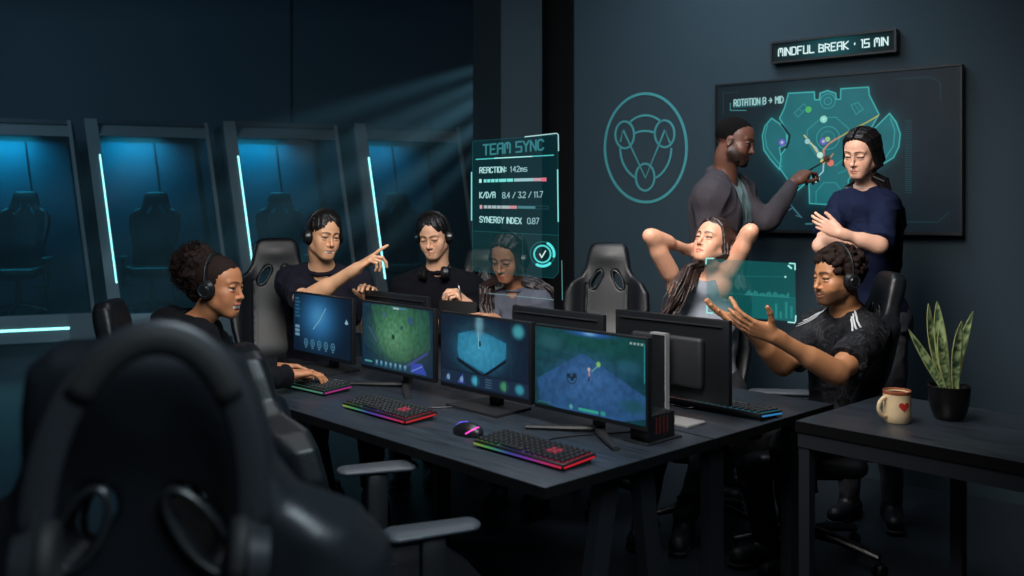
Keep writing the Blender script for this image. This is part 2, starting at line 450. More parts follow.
def paint_screen(kind, w, h):
    c = Canvas(w, h, 230, T_('0c2036'))
    X, Y = c.X/w, c.Y/h
    if kind == 'arena_blue':            # leftmost screen
        c.blob(.45*w, .62*h, .26*w, .36*h, T_('3a8ccc'), 1.0); c.blob(.45*w, .66*h, .12*w, .16*h, T_('5cacdc'), .6)
        c.stroke([(.36*w, .42*h), (.47*w, .58*h), (.58*w, .80*h)], .006, T_('a0dcf0'), k=.6)
        for i in range(6): c.rect(.03*w, (.9-.062*i)*h, (.10+.02*(i % 2))*w, (.935-.062*i)*h, T_('3878a0'), k=.7)
        for i in range(3): c.rect(.03*w, (.40-.07*i)*h, .11*w, (.45-.07*i)*h, T_('88b8d8'), k=.8)
        for i in range(5):
            x = (.23+.118*i)*w; c.arc(x, .17*h, .032*w, .0035, 0, 360, T_('68a8c4')); c.disc(x, .17*h, .016*w, T_('4484a4'))
            c.rect(x-.008, .075*h, x+.008, .09*h, T_('6098b4'))
        c.poly([(.90*w, .60*h), (.93*w, .67*h), (.96*w, .60*h), (.93*w, .585*h)], T_('a8d8f0'))
    elif kind == 'arena_green':
        c.c[..., :3] = T_('143250')
        c.poly([(.13*w, .98*h), (.30*w, .99*h), (.95*w, .98*h), (.97*w, .42*h), (.62*w, .16*h), (.42*w, .15*h), (.27*w, .36*h)], T_('2c6450'), k=.75)
        c.blob(.50*w, .62*h, .30*w, .40*h, T_('5aa070'), .85); c.blob(.46*w, .5*h, .17*w, .2*h, T_('74b088'), .6); c.speck(90, .25, 3)
        c.stroke([(.10*w, .62*h), (.22*w, .40*h)], .006, T_('6070b8'), k=.6); c.stroke([(.64*w, .10*h), (.93*w, .36*h)], .010, T_('5060b8'), k=.6)
        c.poly([(.42*w, .98*h), (.66*w, .98*h), (.62*w, .955*h), (.46*w, .955*h)], T_('5898b8')); c.rect(.46*w, .95*h, .54*w, .975*h, T_('c8e8e8'))
        c.disc(.46*w, .52*h, .010, T_('204838')); c.disc(.58*w, .68*h, .008, T_('305868')); c.disc(.70*w, .80*h, .018, T_('3c5898'), k=.6); c.disc(.33*w, .84*h, .012, T_('5878b0'), k=.5)
        for i in range(7): c.rect((.20+.068*i)*w, .035*h, (.238+.068*i)*w, .12*h, T_('3c7ca4')); c.disc((.219+.068*i)*w, .09*h, .006, T_('88bcd0'))
        c.rect(.04*w, .06*h, .15*w, .09*h, T_('58b4a8')); c.poly([(.70*w, .03*h), (.92*w, .03*h), (.86*w, .19*h), (.72*w, .17*h)], T_('3c58c8')); c.stroke([(.72*w, .05*h), (.86*w, .15*h)], .004, T_('80a8f0'))
    elif kind == 'arena_cyan':
        c.c[..., :3] = T_('10243c')
        c.poly([(.20*w, .52*h), (.21*w, .74*h), (.45*w, .84*h), (.76*w, .70*h), (.76*w, .50*h), (.53*w, .24*h), (.22*w, .40*h)], T_('2c88b0'))
        c.blob(.46*w, .56*h, .22*w, .24*h, T_('48b4dc'), .85); c.speck(80, .16, 5)
        c.poly([(.20*w, .40*h), (.50*w, .22*h), (.76*w, .48*h), (.76*w, .44*h), (.50*w, .17*h), (.20*w, .35*h)], T_('0c1828'))
        c.blob(.46*w, .84*h, .20*w, .05*h, T_('244050'), .9); c.blob(.46*w, .90*h, .035*w, .12*h, T_('a8e4f4'), .9); c.stroke([(.44*w, .9*h), (.455*w, .58*h)], .004, T_('a8ecfc'), k=.8)
        c.poly([(.43*w, .80*h), (.49*w, .80*h), (.485*w, .98*h), (.44*w, .98*h)], T_('4c90b0'), k=.6); c.poly([(.455*w, .60*h), (.48*w, .61*h), (.475*w, .68*h), (.455*w, .67*h)], T_('183848'))
        c.rect(.81*w, .0, .815*w, h, T_('244058')); c.blob(.89*w, .88*h, .06*w, .09*h, T_('4cb4c4'), 1, 2)
        c.rect(0, 0, w, .22*h, T_('0e1e32'), k=.9)
        for i, col in enumerate(('284878', '5860d0', '50c0e0', '48708c', '4ca478', '40a8c0')):
            x = (.09+.163*i)*w; c.rect(x-.034*2, .025*h, x+.034*2, .205*h, T_('1c3450'), k=.8)
            if i in (2, 4, 5): c.blob(x, .115*h, .045*w, .065*h, T_(col), 1, 2)
            elif i == 3: [c.rect(x-.05*w, (.05+.035*j)*h, x+.04*w, (.065+.035*j)*h, T_(col)) for j in range(4)]
            else: c.poly([(x-.05*w, .05*h), (x+.04*w, .04*h), (x+.01*w, .18*h)], T_(col)); c.disc(x, .1*h, .01, T_('88b0d8'))
    else:                               # nearest screen
        c.c[..., :3] = T_('0c4450')
        c.blob(.45*w, .88*h, .6*w, .25*h, T_('145c50'), .8); c.blob(.1*w, .55*h, .25*w, .6*h, T_('164c58'), .7)
        c.poly([(.46*w, .74*h), (1.05*w, .30*h), (1.0*w, .08*h), (.55*w, -.1*h), (.05*w, .05*h), (.02*w, .33*h)], T_('2c5c90'))
        c.blob(.5*w, .40*h, .26*w, .26*h, T_('4478b4'), .8); c.speck(60, .22, 9); c.speck(160, .12, 11)
        c.blob(.15*w, .82*h, .12*w, .10*h, T_('34707c'), .6, 2); c.blob(.86*w, .65*h, .10*w, .09*h, T_('34708c'), .5, 2); c.blob(.9*w, .2*h, .12*w, .08*h, T_('1c5c5c'), .7, 2)
        for (x, y) in ((.33, .43), (.36, .40), (.38, .44)): c.disc(x*w, y*h, .008, T_('1c3448'))
        c.arc(.355*w, .42*h, .045*w, .004, 150, 400, T_('20405c'))
        c.stroke([(.52*w, .46*h), (.515*w, .54*h)], .006, T_('d8a0a8')); c.disc(.515*w, .55*h, .006, T_('e0c8c0')); c.stroke([(.52*w, .46*h), (.51*w, .41*h)], .005, T_('302848'))
        c.stroke([(.54*w, .53*h), (.61*w, .63*h)], .003, T_('88d8d0'), k=.8); c.arc(.60*w, .63*h, .016*w, .003, 0, 360, T_('70d880')); c.disc(.60*w, .63*h, .006, T_('b0d870'))
        c.blob(.52*w, .985*h, .16*w, .03*h, T_('3c78e0'), .9); c.blob(.52*w, .985*h, .05*w, .02*h, T_('90d0f8'), .9)
        for i in range(4): c.rect((.87+.03*i)*w, .93*h, (.888+.03*i)*w, .955*h, T_('a8d0c8'))
        c.rect(.42*w, .025*h, .60*w, .06*h, T_('3cc0a8')); c.rect(.62*w, .02*h, .66*w, .07*h, T_('38a8a0')); c.disc(.35*w, .05*h, .008, T_('58b8c0'))
        for i in range(6): c.rect((.03+.022*i)*w, .03*h, (.045+.022*i)*w, .045*h, T_('3c8890'))
        c.stroke([(.99*w, .5*h), (.99*w, .95*h)], .003, T_('3cc8d0'), k=.7)
    return c
# ------------------------------------------------------------------ the room
T0 = V3(2.287, 4.7, 0); TW = norm(V3(-.795, .606, 0)); TN = norm(V3(-.606, -.795, 0))     # the wall with the big display
def tvw(s, z, off=0.0): return T0+TW*s+TN*off+V3(0, 0, z)
def on_wall(px, py, off=0.0):
    r = V3((px-512)/F_PX, 1, -(py-HY)/F_PX); p0 = tvw(0, 0, off)
    t = ((p0-V3(0, 0, CAM_H))@TN)/(r@TN); return V3(0, 0, CAM_H)+r*t
def wall_sz(px, py):
    p = on_wall(px, py); return ((p-T0)@TW, p[2])
def struct(name, mb, mat): return tag(mb.build(name, mat), kind='structure')
def wall_slab(name, a, b, z0, z1, th, mat, back):
    """a slab between floor points a and b, thickness to the side of `back`"""
    a, b = V3(a[0], a[1], 0), V3(b[0], b[1], 0); n = norm(V3(*back, 0))*th
    return struct(name, MB().prism([tuple(p[:2]) for p in (a, b, b+n, a+n)], z0, z1), mat)
CEIL = 4.3
struct('floor', MB().box((0.5, 4.2, -.05), (16, 16, .1)), M['floor'])
struct('ceiling', MB().box((0.5, 4.2, CEIL+.05), (16, 16, .1)), M['ceil'])
wall_slab('wall_right', tvw(-4.4, 0)[:2], tvw(2.36, 0)[:2], 0, CEIL, .2, M['wall'], -TN[:2])
# the return beside it: a recess, a pillar, and the dark flank behind
e = tvw(2.36, 0)
q1 = P(577, 200, 6.45); q2 = P(542, 200, 6.3); q3 = P(501, 200, 6.2); q4 = P(473, 200, 6.9)
wall_slab('wall_recess', (e[0]+.05, e[1]+.05), (q2[0]+.02, q2[1]+.45), 0, CEIL, .2, M['black_matte'], (0, 1))
wall_slab('pillar_1', q3[:2], q2[:2], 0, CEIL, .75, M['wall'], (-.02, 1))
wall_slab('pillar_flank', (q4[0], q4[1]), (q3[0]-.001, q3[1]+.001), 0, CEIL, .12, M['black_matte'], (.5, .8))
FD = V3(math.cos(math.radians(12)), math.sin(math.radians(12)), 0); FN = V3(FD[1], -FD[0], 0)   # the far row of pods
far0 = V3(-4.9, 8.05, 0)
wb = far0-FN*1.7
wall_slab('wall_far', (wb-FD*4)[:2], (wb+FD*8)[:2], 0, CEIL, .2, M['wall_far'], -FN[:2])
# shallow panels on the far wall above the pods
p = wb+FD*-.14+FN*.02
struct('trim_1', MB().box((p[0], p[1], 2.1), (6.0, .03, 4.0), Matrix.Rotation(math.radians(12), 4, 'Z')), M['wall_far'])

# ------------------------------------------------------------------ the emblem painted on the wall
def poly_ribbon(mb, pts, wd, closed=False, off=.004):
    """flat raised band along (s, z) points on the wall"""
    n = len(pts); out = []
    for i in range(n):
        a = np.array(pts[(i-1) % n] if closed or i > 0 else pts[i]); b = np.array(pts[(i+1) % n] if closed or i < n-1 else pts[i])
        t = b-a; t = t/(np.linalg.norm(t)+1e-9); m = np.array([-t[1], t[0]])*wd/2; p = np.array(pts[i])
        out.append([mb.bm.verts.new(tvw(*(p+k*m), o)) for (k, o) in ((1, .0005), (1, off), (-1, off), (-1, .0005))])
    for i in range(n if closed else n-1):
        a, b = out[i], out[(i+1) % n]
        for k in range(3): mb.bm.faces.new((a[k], a[k+1], b[k+1], b[k]))
def zemb(x, y): return wall_sz(595+x/4.61, 85+y/4.61)
def ezarc(cx, cy, rx, ry, a0, a1, n=48): return [zemb(cx+rx*math.cos(math.radians(a0+(a1-a0)*i/n)), cy-ry*math.sin(math.radians(a0+(a1-a0)*i/n))) for i in range(n+(abs(a1-a0) < 359))]
M['emblem'] = pbr('teal_wall_paint', srgb(52, 128, 132), .6)
mb = MB()
poly_ribbon(mb, ezarc(235, 290, 188, 250, 0, 360, 96), .017, True)
for a in ((138, 230, 43, 62), (322, 225, 45, 62), (232, 425, 43, 62)): poly_ribbon(mb, ezarc(*a, 0, 360, 48), .013, True)
poly_ribbon(mb, ezarc(235, 290, 118, 150, 53, 127, 16), .013); poly_ribbon(mb, ezarc(232, 268, 80, 56, 53, 127, 12), .013)
poly_ribbon(mb, ezarc(235, 290, 118, 150, 180, 247, 20), .013); poly_ribbon(mb, ezarc(235, 290, 118, 150, -67, 0, 20), .013)
poly_ribbon(mb, [zemb(*p) for p in ((118, 262), (131, 208), (233, 428), (324, 206), (346, 268))], .012)
tag(mb.build('wall_emblem', M['emblem']), 'teal line emblem of linked circles inside a ring painted on the dark wall', 'emblem')

# ------------------------------------------------------------------ sign above the display
def wall_frame(s0, s1, z0, z1):
    """origin at the viewer's lower left, ex to the viewer's right"""
    return tvw(s1, z0), -TW, V3(0, 0, 1)
s1, _ = wall_sz(775, 53); s0, _ = wall_sz(900, 42); z0, z1 = 2.262, 2.385
sw, sh = s1-s0, z1-z0
root = thing('led_sign', 'narrow black LED sign with white break message above the wall display', 'sign', tvw((s0+s1)/2, z0))
rotw = math.atan2(-TW[1], -TW[0])
Rw = Matrix.Rotation(rotw, 4, 'Z')
mid = tvw((s0+s1)/2, (z0+z1)/2, .03)
MB().box(mid, (sw, .058, sh), Rw, .006).build('housing', M['black'], root, True, True)
mb = MB()
for (du, dz, w_, h_) in ((0, sh/2-.006, sw, .012), (0, -sh/2+.006, sw, .012), (sw/2-.006, 0, .012, sh-.024), (-sw/2+.006, 0, .012, sh-.024)):
    p = tvw((s0+s1)/2-du, (z0+z1)/2+dz, .064); mb.box(p, (w_, .014, h_), Rw)
mb.build('bezel', pbr('sign_bezel', srgb(16, 18, 21), .5, spec=.25), root, False, True)
c = Canvas(sw-.024, sh-.024, 420, T_('020a0e'))
c.blob(.5*c.w, .5*c.h, .22*c.w, .75*c.h, T_('0c5a60'), .8); c.blob(.5*c.w, .5*c.h, .5*c.w, .6*c.h, T_('08343a'), .5)
TXT = 'MINDFUL BREAK * 15 MIN'
adv = sum(ADV.get(ch, 5.5) for ch in TXT)-1.5; hh = .041; wd_ = (c.w*.90)/(adv*hh/6)
c.text(TXT, .05*c.w, .5*c.h-hh/2, hh, .012, T_('1a7c84'), font=SEG, wide=wd_, k=.5); c.text(TXT, .05*c.w, .5*c.h-hh/2, hh, .0058, T_('e6fbfa'), font=SEG, wide=wd_)
o_, ex, ey = tvw(s1-.012, z0+.012, .0605), -TW, V3(0, 0, 1)
M['sign'] = vcol_emit('led_picture', 1.0, .7, spec=.08)
link('led_panel', c.mesh('led_panel', o_, ex, ey), M['sign'], root, True)

# ------------------------------------------------------------------ big wall display
s0, s1, z0, z1 = 0.0, 1.33, 1.312, 2.172
tw_, th_ = s1-s0, z1-z0
root = thing('wall_display', 'large wall display showing a teal arena map with player paths', 'television', tvw((s0+s1)/2, z0))
MB().box(tvw((s0+s1)/2, (z0+z1)/2, .035), (tw_, .05, th_), Rw, .004).build('housing', M['black'], root, True, True)
mb = MB()
for (du, dz, w_, h_) in ((0, th_/2-.005, tw_, .010), (0, -th_/2+.008, tw_, .016), (tw_/2-.005, 0, .010, th_-.026), (-tw_/2+.005, 0, .010, th_-.026)):
    mb.box(tvw((s0+s1)/2-du, (z0+z1)/2+dz, .0645), (w_, .011, h_), Rw)
mb.build('bezel', pbr('display_bezel', srgb(12, 14, 16), .5, spec=.25), root, False, True)
c = Canvas(tw_-.02, th_-.026, 520, T_('06151e'))
def tvc(px, py):
    s, z = wall_sz(px, py); return (s1-.010-s, z-(z0+.016))
Z = lambda *a: [tvc(730+x/3.84, 80+y/3.84) for x, y in a]
c.blob(.45*c.w, .5*c.h, .45*c.w, .6*c.h, T_('0a2a36'), .8)
main = Z((240, 55), (338, 50), (340, 80), (358, 80), (360, 55), (388, 45), (420, 55), (422, 78), (438, 78), (440, 38), (545, 32), (548, 62), (585, 135), (548, 200), (600, 300), (560, 350), (500, 345), (468, 385), (470, 470), (380, 478), (320, 474), (318, 385), (335, 370), (275, 424), (262, 420), (190, 316), (232, 262), (238, 205), (206, 150), (225, 110))
lw = Z((175, 150), (205, 170), (232, 205), (234, 250), (205, 262), (212, 300), (205, 345), (170, 305), (146, 270), (140, 215), (150, 180))
rw_ = Z((625, 132), (650, 165), (666, 210), (660, 260), (640, 300), (590, 330), (560, 260), (552, 205))
fill, edge = T_('1c7078'), T_('4cc8c8')
for pl in (main, lw, rw_):
    d = c.polyd(pl); c.add(np.exp(-np.clip(d, 0, 9)/.018)*(d > 0)*.25, T_('1c7c84')); c.blend(c.cover(d), fill)
    c.stroke(pl+[pl[0]], .006, edge, k=.85)
c.speck(14, .12, 4)
for pl in (Z((160, 175), (150, 215), (158, 262), (185, 300), (215, 335)), Z((628, 150), (645, 195), (640, 255), (610, 300))): c.stroke(pl, .005, T_('3cb0b0'), k=.8)
c.stroke(Z((232, 262), (240, 240), (244, 215), (215, 175)), .014, T_('0a2830'))
hx = Z((365, 148), (420, 146), (470, 190), (470, 290), (420, 330), (345, 290), (310, 235), (312, 195)); c.stroke(hx+[hx[0]], .004, T_('3cb4b4'), k=.7)
cx, cy = Z((390, 225))[0]
c.arc(cx, cy, .062, .004, 0, 360, T_('38a8ac')); c.arc(cx, cy, .036, .004, 0, 360, T_('2c9498'))
c.arc(*Z((390, 85))[0], .040, .004, 0, 360, T_('38a8ac')); c.arc(*Z((390, 85))[0], .02, .004, 0, 360, T_('38a8ac'))
for a in (((262, 130), (298, 95), (312, 108), (276, 146)), ((478, 100), (505, 90), (525, 115), (498, 136))):
    q = Z(*a); c.stroke(q+[q[0]], .004, T_('3cb4b4'), k=.7); c.stroke([((q[0][0]+q[1][0])/2, (q[0][1]+q[1][1])/2), ((q[2][0]+q[3][0])/2, (q[2][1]+q[3][1])/2)], .003, T_('3cb4b4'), k=.6)
q = Z((345, 470), (345, 430), (375, 395), (420, 395), (445, 430)); c.stroke(q, .004, T_('3cb4b4'), k=.7)
q = Z((430, 360), (470, 345), (520, 350)); c.stroke(q, .004, T_('3cb4b4'), k=.7)
c.stroke(Z((345, 380), (372, 352), (374, 318), (362, 292), (345, 262), (312, 238)), .007, T_('a8dce8')); c.stroke(Z((300, 215), (330, 250), (362, 300), (372, 315)), .007, T_('d8d890'))
c.stroke(Z((376, 300), (372, 270), (395, 245), (430, 225), (480, 195), (540, 165), (582, 140)), .007, T_('b8b45c')); c.stroke(Z((376, 310), (376, 270), (400, 240), (432, 222)), .006, T_('c87c84'))
c.stroke(Z((392, 310), (410, 285)), .006, T_('c89c64'))
for (x, y, r, h) in ((316, 117, .018, '4cc070'), (374, 154, .020, '8ce8d8'), (215, 242, .020, '6c6cd0'), (373, 238, .021, '6868c8'), (389, 230, .014, '90d890'), (312, 238, .015, 'a0d8d8'), (360, 290, .017, 'c8f8e8'), (371, 314, .014, 'e0d078'), (400, 320, .018, 'e88070'), (386, 305, .018, '503828'), (346, 381, .019, 'b0e0dc')):
    p = Z((x, y))[0]; c.disc(*p, r*1.25, T_('184c54'), k=.5); c.disc(*p, r, T_(h))
    if r > .0185: c.disc(*p, r*.4, T_('e8f4f0'), k=.6)
t0 = Z((32, 104))[0]; t1 = Z((220, 104))[0]; b0 = Z((28, 112))[0]; b1 = Z((146, 76))[0]
c.rect(b0[0], b0[1], b1[0], b1[1], T_('135058')); c.stroke(Z((18, 92), (18, 120), (78, 120)), .004, T_('4c9ca0'))
TXT = 'ROTATION B > MID'; adv = sum(ADV.get(ch, 5.5) for ch in TXT)-1.5
c.text(TXT, t0[0], t0[1], .036, .0062, T_('a8dcdc'), wide=(t1[0]-t0[0])/(adv*.006))
for i in range(34): p = Z((700, 210+i*6))[0]; c.rect((c.w*.80), c.h*(.24+.0135*i), c.w*.825, c.h*(.2445+.0135*i), T_('1c4c58'), k=.8)
c.stroke([(.76*c.w, .95*c.h), (.89*c.w, .95*c.h), (.93*c.w, .91*c.h), (.93*c.w, .80*c.h)], .004, T_('173c48')); c.stroke([(.78*c.w, .06*c.h), (.92*c.w, .06*c.h), (.96*c.w, .12*c.h)], .004, T_('173c48'))
c.stroke([(.03*c.w, .80*c.h), (.03*c.w, .95*c.h), (.10*c.w, .95*c.h)], .004, T_('173c48'))
for a in (((222, 500), (248, 478), (290, 528)), ((242, 500), (255, 490), (285, 525)), ((268, 520), (290, 526))): c.stroke(Z(*a), .005, T_('3c7484'))
c.stroke(Z((306, 552), (330, 552)), .006, T_('4c8c98'))
M['tv'] = vcol_emit('display_picture', .8, .5, spec=.12)
link('display_panel', c.mesh('display_panel', tvw(s1-.010, z0+.016, .0605), -TW, V3(0, 0, 1)), M['tv'], root, True)
# ------------------------------------------------------------------ desks
RD = math.atan2(-UD[1], -UD[0])          # local x = towards the right-hand end of the desks, local y = V
RZ = Matrix.Rotation(RD, 4, 'Z')
UEND = 2.08
def desk(name, v0, v1, label, legs):
    w = UEND; d = v1-v0; c0 = W(UEND/2, (v0+v1)/2)
    r = thing(name, label, 'desk', c0, RD)
    MB().box((0, 0, .7265), (w-.004, d-.004, .027), bevel=.001).build('desk_top', M['desk'], r, True)
    mb = MB(); [mb.box(c_, d_) for c_, d_ in (((0, -d/2, .725), (w+.002, .003, .0285)), ((0, d/2, .725), (w+.002, .003, .0285)), ((w/2, 0, .725), (.003, d-.003, .0285)), ((-w/2, 0, .725), (.003, d-.003, .0285)))]
    mb.build('edge_band', M['desk_edge'], r)
    MB().box((0, 0, .685), (w-.16, .05, .05)).build('under_beam', M['steel'], r)
    for (u, a, b) in legs:
        x = UEND/2-u
        mb = MB(); pa = Vector((x, a-(v0+v1)/2, .71)); pb = Vector((x, b-(v0+v1)/2, 0)); sx, sy = .02, .036
        lo = [Vector((pb.x+i*sx, pb.y+j*sy, 0)) for i, j in ((-1, -1), (1, -1), (1, 1), (-1, 1))]; hi = [Vector((pa.x+i*sx, pa.y+j*sy, .71)) for i, j in ((-1, -1), (1, -1), (1, 1), (-1, 1))]
        L = [mb.bm.verts.new(p) for p in lo]; H = [mb.bm.verts.new(p) for p in hi]
        mb.bm.faces.new(L[::-1]); mb.bm.faces.new(H)
        for k in range(4): mb.bm.faces.new((L[k], L[(k+1) % 4], H[(k+1) % 4], H[k]))
        mb.build('leg', M['steel'], r)
    return r
desk('gaming_desk', 0, .737, 'charcoal wood desk in front carrying the row of four lit monitors', ((.15, .42, .28), (.15, .56, .66), (1.93, .28, .14), (1.93, .46, .6)))
desk('gaming_desk', .743, 1.48, 'charcoal wood desk behind, carrying the monitors that show their backs', ((.10, .87, .87), (.10, 1.36, 1.36), (1.50, .87, .87), (1.42, 1.36, 1.36)))
# side table at the right
tu0, tu1, tv0, tv1, tz = -.06, -1.5, 1.117, 1.755, .747
cen = W((tu0+tu1)/2, (tv0+tv1)/2); tw2, td2 = abs(tu1-tu0), tv1-tv0
r = thing('side_table', 'dark wood table at right edge with mug and potted plant on it', 'table', cen, RD)
MB().box((0, 0, tz-.018), (tw2, td2, .036), bevel=.002).build('table_top', M['desk'], r, True)
mb = MB(); [mb.box(c_, d_) for c_, d_ in (((0, -td2/2-.001, tz-.0185), (tw2+.004, .003, .035)), ((0, td2/2+.001, tz-.0185), (tw2+.004, .003, .035)), ((tw2/2+.001, 0, tz-.0185), (.003, td2, .035)), ((-tw2/2-.001, 0, tz-.0185), (.003, td2, .035)))]
mb.build('edge_band', M['desk_edge'], r)
mb = MB()
mb.box((0, -td2/2+.02, tz-.061), (tw2-.01, .035, .05)); mb.box((0, td2/2-.02, tz-.061), (tw2-.01, .035, .05)); mb.box((-tw2/2+.022, 0, tz-.061), (.035, td2-.08, .05)); mb.box((tw2/2-.022, 0, tz-.061), (.035, td2-.08, .05))
mb.build('frame', M['steel'], r)
for (u, v) in ((tu0-.025, tv0+.025), (-.45, 1.45), (tu1+.025, tv0+.025), (tu1+.025, tv1-.025)):
    x = (tu0+tu1)/2-u; y = v-(tv0+tv1)/2
    MB().box((x, y, (tz-.037)/2), (.038, .038, tz-.037)).build('leg', M['steel'], r)

# ------------------------------------------------------------------ gaming chairs
def outline_d(X, Z, pts):
    d = np.full(np.broadcast(X, Z).shape, 9.0, np.float32); ins = np.zeros(d.shape, bool); n = len(pts)
    for i in range(n):
        (ax, ay), (bx, by) = pts[i], pts[(i+1) % n]; dx, dy = bx-ax, by-ay
        t = np.clip(((X-ax)*dx+(Z-ay)*dy)/(dx*dx+dy*dy), 0, 1); d = np.minimum(d, np.hypot(X-ax-t*dx, Z-ay-t*dy))
        ins ^= ((ay > Z) != (by > Z)) & (X < (bx-ax)*(Z-ay)/((by-ay) or 1e-9)+ax)
    return np.where(ins, -d, d)
half = [(0, .80), (.085, .797), (.118, .775), (.132, .72), (.142, .66), (.162, .625), (.222, .582), (.258, .535), (.266, .45), (.246, .33), (.215, .22), (.222, .12), (.225, .04), (.20, 0), (0, 0)]
OUT = half+[(-x, z) for x, z in half[::-1] if x > 0]
def back_fn(X, Y, Z):
    d2 = outline_d(X[:, :, 0][:, :, None]*np.ones_like(Z), Z*np.ones_like(X), OUT)+.03
    ax = np.abs(X)
    yc = .9*np.clip(ax-.10, 0, 1)**1.5*np.clip(1-(Z-.65)/.12, 0, 1)-.12*(Z-.35)**2+.05*np.exp(-((Z-.2)/.14)**2)
    t = .034+.018*np.exp(-((ax-.20)/.045)**2)*np.clip(1-(Z-.58)/.1, 0, 1)+.012*np.exp(-((Z-.72)/.05)**2-(X/.10)**2)
    t = t-.006*np.exp(-((ax-.125)/.006)**2)*(Z < .58)
    dy = np.abs(Y-yc)-t+.025
    d2 = np.broadcast_to(d2, np.broadcast(d2, dy).shape)
    r = .030
    return np.hypot(np.maximum(d2, 0), np.maximum(dy, 0))+np.minimum(np.maximum(d2, dy), 0)-r+.005
def chair_meshes():
    me = {}
    bp = [_mk(back_fn, (-.28, -.12, -.01), (.28, .20, .82), .001, False)]
    for s in (-1, 1): bp.append(cap((s*.050, -.3, .595), (s*.052, .3, .595), .001, k=.001, sub=True)); bp.pop()
    for s in (-1, 1):
        a, b = (s*.048, .625), (s*.082, .570)
        def hole(X, Y, Z, a=a, b=b):
            dx, dz = b[0]-a[0], b[1]-a[1]; t = np.clip(((X-a[0])*dx+(Z-a[1])*dz)/(dx*dx+dz*dz), 0, 1)
            return np.hypot(X-a[0]-t*dx, Z-a[1]-t*dz)-.021+0*Y
        bp.append(_mk(hole, (-.12, -.2, .52), (.12, .2, .67), .012, True))
    v, f = sdf_mesh(bp, .006, (-.29, -.12, -.02), (.29, .21, .83))
    th = math.radians(9); c_, s_ = math.cos(th), math.sin(th)
    v = np.stack([v[:, 0], -.235+v[:, 1]*c_-v[:, 2]*s_, .47+v[:, 2]*c_+v[:, 1]*s_], 1)
    me['backrest'] = mesh_np('backrest', v, f)
    me['belt_ring'] = []                             # rings around the two belt holes, front and back
    for s in (-1, 1):
        for y in (.036, -.040):
            mb = MB(); pts = []
            for i in range(25):
                a = 2*math.pi*i/24; p = Vector((s*.065, 0, .5975)); ux = Vector((s*.034, 0, -.055)).normalized(); uy = Vector((ux.z, 0, -ux.x))
                q = p+ux*.055*math.cos(a)+uy*.0225*math.sin(a); yy = y-.12*(q.z-.35)**2
                pts.append(Vector((q.x, -.235+yy*c_-q.z*s_, .47+q.z*c_+yy*s_)))
            mb.tube(pts, .0045, 6, False); me['belt_ring'].append(mb.mesh('belt_ring', 'all'))
    sp = [rbox((0, .02, .445), (.21, .235, .045), .04), cap((-.235, -.17, .465), (-.225, .20, .47), .042, .04, k=.04), cap((.235, -.17, .465), (.225, .20, .47), .042, .04, k=.04), cap((-.16, .235, .44), (.16, .235, .44), .038, k=.04)]
    me['seat'] = mesh_np('seat', *sdf_mesh(sp, .008))
    mb = MB().box((0, -.02, .385), (.20, .26, .03), bevel=.006); mb.cyl((0, -.02, .375), (0, -.02, .16), .024, .024); mb.cyl((0, -.02, .25), (0, -.02, .10), .034, .034)
    me['gas_lift'] = mb.mesh('gas_lift', True)
    mb = MB()
    for k in range(5):
        a = math.radians(90+72*k); d = Vector((math.cos(a), math.sin(a), 0)); o = Vector((0, -.02, 0))
        mb.tube([o+d*.02+Vector((0, 0, .125)), o+d*.15+Vector((0, 0, .115)), o+d*.31+Vector((0, 0, .080))], [.036, .028, .020], 10, True, (1, .75))
    me['star_base'] = mb.mesh('star_base', True)
    mb = MB()
    for s in (-1, 1): mb.cyl((s*.010, 0, .028), (s*.024, 0, .028), .028, .026, 18)
    mb.cyl((0, 0, .04), (0, 0, .085), .008); mb.box((0, 0, .05), (.024, .03, .016))
    me['caster'] = mb.mesh('caster', True)
    ap = [cap((0, -.115, .665), (0, .115, .668), .046, .04, k=.01, flat=((0, 0, 1), .36))]
    me['arm_pad'] = mesh_np('arm_pad', *sdf_mesh(ap, .005))
    mb = MB().box((0, 0, .555), (.034, .062, .19), bevel=.008); mb.box((0, 0, .435), (.028, .05, .10), bevel=.006); mb.box((-.06, 0, .385), (.15, .055, .022), bevel=.006)
    me['arm_post'] = mb.mesh('arm_post', True)
    return me
CH = chair_meshes()
CHAIR_G = 'gaming chairs around the desks'
def make_chair(label):
    r = thing('gaming_chair', label, 'chair', group=CHAIR_G)
    link('backrest', CH['backrest'], M['leather'], r); [link('belt_ring', m_, M['black'], r) for m_ in CH['belt_ring']]; link('seat', CH['seat'], M['leather'], r)
    link('gas_lift', CH['gas_lift'], M['black'], r); link('star_base', CH['star_base'], M['black'], r)
    for k in range(5):
        a = math.radians(90+72*k); o = link('caster', CH['caster'], M['black'], r); o.location = (.31*math.cos(a), -.02+.31*math.sin(a), 0); o.rotation_euler.z = a*1.7
    for s in (-1, 1):
        o = link('armrest', CH['arm_post'], M['black'], r); o.location = (s*.285, .03, 0); o.scale = (1, 1, 1)
        if s < 0: o.rotation_euler.z = math.pi
        p = link('arm_pad', CH['arm_pad'], M['grey_plastic'], o)
    return r
_first_chair = []
def chair(x, y, fdir, label, sc=1.0, sz=1.0):
    if not _first_chair: o = make_chair(label); _first_chair.append(o)
    else: o = copy_tree(_first_chair[0]); o['label'] = label
    o.location = (x, y, 0); o.rotation_euler = (0, 0, math.atan2(fdir[1], fdir[0])-math.pi/2); o.scale = (sc, sc, sc*sz)
    return o
FG = chair(-.395, 1.38, (.02, 1.0), 'big dark chair closest to the camera, seen from behind with headphones over it', 1.0, 1.045)
SECOND = chair(-.325, 2.50, (.93, .37), 'empty chair with grey armrests tucked at the front desk, seen side-on', 1.0, .88)
chair(-.95, 2.92, (.97, .10), 'chair of which only the rounded top shows above the closest chair', .80, 1.165)
